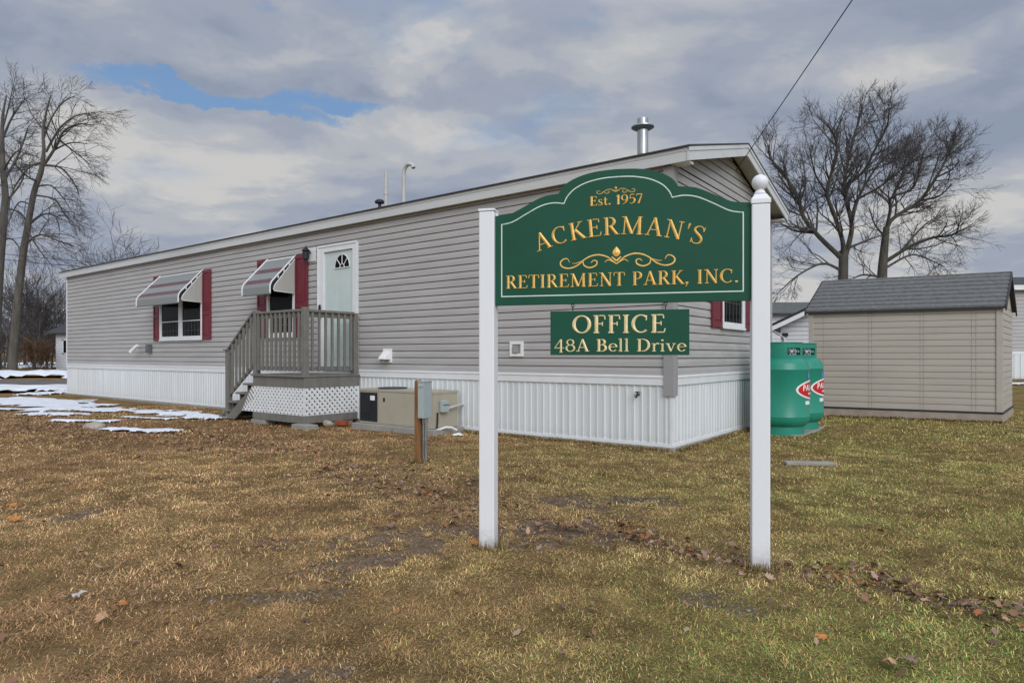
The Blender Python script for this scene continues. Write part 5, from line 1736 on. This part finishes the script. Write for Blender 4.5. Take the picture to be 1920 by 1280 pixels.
limb_tree('bare_tree', 52, YB + 4, [(-12, 694, 22), (-8, 600, 18), (0, 480, 15), (8, 400, 13), (10, 365, 11), (6, 320, 10), (4, 273, 8), (5, 220, 5), (12, 180, 2)],
          [([(8, 337), (30, 300), (44, 265), (52, 240)], 6), ([(5, 260), (20, 225), (36, 200), (48, 185)], 5), ([(4, 280), (-20, 240), (-40, 210)], 5), ([(10, 380), (38, 345), (48, 318)], 5),
           ([(9, 420), (-25, 360), (-50, 300)], 7), ([(5, 240), (15, 205), (24, 165)], 4), ([(8, 390), (40, 400), (55, 430)], 4), ([(6, 320), (30, 285), (50, 290)], 4), ([(2, 450), (25, 450), (45, 480)], 4)],
          'dark bare tree cut off by the left edge of the photo', 'tree', 'bare trees at the left edge', .008, 2.0, 2, (5, 5), gravity=-.08, bend=Vector((.3, 0, 0)), bark='bark_grey', dens=5)


def small_tree(name, seed, x, y, hgt, stems, label, cat, group, twig_r, levels, kids, gravity=.15, spread=(18, 48), m='twig', flare=.35, nb=0):
    T = Tree(seed); r = T.r
    root = empty(name, (x, y, 0), 0, label, cat, group)
    st = MB(); tw = MB()
    for i in range(stems):
        a = r.uniform(0, 6.28); lean = r.uniform(.02, flare)
        d = Vector((math.cos(a) * lean, math.sin(a) * lean, 1)).normalized()
        p = Vector((math.cos(a) * .12 * stems ** .5 * r.random(), math.sin(a) * .12 * stems ** .5 * r.random(), -.15))
        L = hgt * r.uniform(.42, .62); n_ = 7
        pts = [p.copy()]; q = p.copy()
        for k in range(n_):
            d = (d + Vector((r.gauss(0, .07), r.gauss(0, .07), .04))).normalized(); q = q + d * L / n_; pts.append(q.copy())
        r0 = hgt * (.016 if stems == 1 else .010)
        rads = [r0 * (1 - .6 * k / n_) for k in range(n_ + 1)]
        st.tube(pts, rads, 7, True)
        for j in range(nb if nb else (8 if stems < 4 else 5)):
            f = r.uniform(.3, 1) if j else 1.0
            k = min(int(f * n_), n_ - 1); pp = pts[k].lerp(pts[k + 1], f * n_ - k); base = (pts[k + 1] - pts[k]).normalized()
            ax = base.orthogonal().normalized(); ax.rotate(Quaternion(base, r.uniform(0, 6.28)))
            nd = base.copy(); nd.rotate(Quaternion(ax, R(r.uniform(*spread)) * (.3 if j == 0 else 1)))
            T.grow(pp, nd, hgt * r.uniform(.2, .36), rads[k] * .6, levels, tw, gravity, spread, kids, twig_r)
    st.build('trunk' if stems == 1 else 'stems', M['bark'], root, smooth=True)
    tw.build('crown', M[m], root)
    return root


M['brown_twig'] = mat('brown_twig', (0.13, 0.075, 0.04), 0.95, var=0.35, vscale=2)
M['far_twig'] = mat('far_twig', (0.12, 0.108, 0.105), 0.95, var=0.25, vscale=1)
edge_names = ['slim bare tree just right of the leaning trunk', 'small bare tree at the left edge below the power lines', 'many branched bare tree close to the far left corner of the home',
              'bare sapling standing in snow behind the leaning trunk', 'pale grey bare tree behind the shrubs at the left', 'bare tree against the sky left of the home roof end']
for i, (px, Y, h_, stems, lab) in enumerate([(62, 50, 8.0, 3, 0), (5, 54, 8.5, 3, 1), (92, 53, 7.6, 4, 2), (30, 58, 9.0, 3, 3), (78, 62, 10.0, 3, 4), (112, 60, 8.2, 3, 5)]):
    small_tree('thicket_tree', 60 + i, (px - 960) / F * Y, Y, h_, stems, edge_names[lab], 'tree', 'bare thicket trees beyond the snow', .012, 2, (6, 5), gravity=.10, nb=8, m='far_twig' if i % 3 else 'twig')
far_names = ['round topped grey tree showing over the roof left of the shuttered window', 'second faint grey tree top over the home roof, further right']
for i, (px, Y, h_) in enumerate([(243, 72, 17.0), (300, 78, 15.6)]):
    small_tree('far_tree', 80 + i, (px - 960) / F * Y, Y, h_, 2, far_names[i], 'tree', 'far trees over the roof', .018, 2, (6, 6), gravity=.06, m='far_twig', flare=.10, nb=16, spread=(30, 75))
shrub_names = ['many stemmed dark shrub standing in the snow right of the leaning trunk', 'russet twiggy bush between the leaning tree and the far white house', 'brown bush at the left picture edge behind the tree trunks', 'tangled grey brown bush behind the leaning trunk']
for i, (px, Y, h_, n_, m_) in enumerate([(66, 47, 2.7, 9, 'brown_twig'), (84, 56, 3.9, 9, 'brown_twig'), (4, 57, 4.2, 9, 'far_twig'), (45, 60, 4.4, 9, 'far_twig')]):
    small_tree('shrub', 90 + i, (px - 960) / F * Y, Y, h_, n_, shrub_names[i], 'shrub', 'bare shrubs beyond the road', .012, 2, (6, 5), gravity=.05, spread=(20, 60), m=m_, flare=.6)


def far_wood(name, x0, x1, y0, y1, n, h0, h1, label, m, seed):
    r = np.random.default_rng(seed); mb = MB(); T = Tree(seed)
    for i in range(n):
        x, y, h_ = r.uniform(x0, x1), r.uniform(y0, y1), r.uniform(h0, h1)
        top = Vector((x + r.normal(0, .4), y, h_ * .55))
        mb.tube([(x, y, -.2), ((x + top.x) / 2 + r.normal(0, .1), y, h_ * .3), tuple(top)], [.14, .1, .06], 4, False)
        for j in range(7):
            d = Vector((r.normal(0, .6), r.normal(0, .6), r.uniform(.35, 1.0)))
            p = Vector((x, y, 0)).lerp(top, r.uniform(.35, 1)); p.z = max(p.z, h_ * .2)
            T.grow(p, d, h_ * r.uniform(.2, .36), .05, 1, mb, .05, (20, 55), (7,), .02)
    return tag(mb.build(name, m), label, 'wood', kind='stuff')


far_wood('far_wood', -110, -34, 84, 112, 120, 5, 9, 'far grey wood on the horizon behind the snow', M['far_twig'], 5)
far_wood('far_wood', 20, 75, 70, 95, 60, 4, 6.5, 'low grey wood on the horizon behind the white houses', M['far_twig'], 6)

# ------------------------------------------------------------------ wires
def wire(name, pts, rad, label):
    mb = MB(); mb.tube(pts, rad, 6); return tag(mb.build(name, M['wire']), label, 'cable')


pole_end = Vector((3.69, -14.0, 11.0)); a_ = Vector((3.06, 8.9, 3.62))
pts = []
for i in range(33):
    f = i / 32; p = a_.lerp(pole_end, f); p.z -= .4 * 4 * f * (1 - f); pts.append(tuple(p))
wire('service_cable', pts, .0055, 'thin black service cable running from the gable up across the sky')
for dz_, lab in ((0, 'upper of two power lines crossing in front of the left trees'), (-.35, 'lower of two power lines crossing in front of the left trees')):
    A_, B_ = at(-400, 418, 41), at(420, 505, 41)
    pts = []
    for i in range(25):
        f = i / 24; p = A_.lerp(B_, f); p.z -= .5 * 4 * f * (1 - f); pts.append((p.x, p.y, p.z + dz_))
    tag(wire('power_line', pts, .018, lab), group='power lines at the left')

# ------------------------------------------------------------------ loose things on the lawn
sl2 = MB().box(-.24, .24, -.06, .06, -.01, .022).build('stepping_slab', M['concrete'], bevel=.006)
sl2.location = (3.02, 6.6, 0.0); sl2.rotation_euler = (0, 0, -.12)
tag(sl2, 'narrow pale slab lying flat in the grass right of the sign', 'slab')

M['orange_leaf'] = mat('orange_leaf', (0.42, 0.17, 0.045), 0.7, var=0.3, vscale=40)
M['tan_leaf'] = mat('tan_leaf', (0.45, 0.26, 0.14), 0.7, var=0.25, vscale=40)
M['grey_leaf'] = mat('grey_leaf', (0.42, 0.40, 0.36), 0.7, var=0.2, vscale=40)


def fallen_leaf(px, py, s, m, rot, label):
    Y = F * CH / (py - HY); x = (px - 960) / F * Y
    mb = MB(); lp_ = leaf_poly()
    mb.add([(a * s, (b - .5) * s, .028 * math.sin(a * 7 + b * 3) * s / .08 * .4 + .02 * (a * a) / .1 * s) for a, b in lp_] + [(0, 0, .004)], [])
    n_ = len(lp_)
    mb.f += [(i, (i + 1) % n_, n_) for i in range(n_)]
    mb.tube([(0, -.5 * s, 0), (.03 * s, -.85 * s, .01)], .0012, 5)
    o = mb.build('fallen_leaf', M[m]); o.location = (x, Y, float(ground_height(np.array([x]), np.array([Y]))[0]) + .03); o.rotation_euler = (.15, .1, rot)
    tag(o, label, 'leaf', 'large single leaves on the lawn')


fallen_leaf(25, 973, .11, 'orange_leaf', 1.2, 'bright orange leaf at the left edge of the lawn')
fallen_leaf(18, 950, .09, 'orange_leaf', 1.9, 'orange leaf just above the brightest one at the left edge')
fallen_leaf(192, 1166, .085, 'tan_leaf', .3, 'pale tan oak leaf low in the left foreground grass')
fallen_leaf(222, 1140, .075, 'orange_leaf', 2.6, 'rusty leaf just above the pale tan oak leaf')
fallen_leaf(146, 1120, .08, 'grey_leaf', -1.2, 'curled silver grey leaf in the left foreground')
fallen_leaf(1535, 1199, .06, 'orange_leaf', .8, 'rust red leaf in the green grass at lower right')
fallen_leaf(1665, 1250, .07, 'tan_leaf', 2.0, 'pinkish tan leaf near the bottom right corner')
fallen_leaf(892, 1020, .085, 'orange_leaf', .4, 'orange leaf leaning against the foot of the flat topped post')
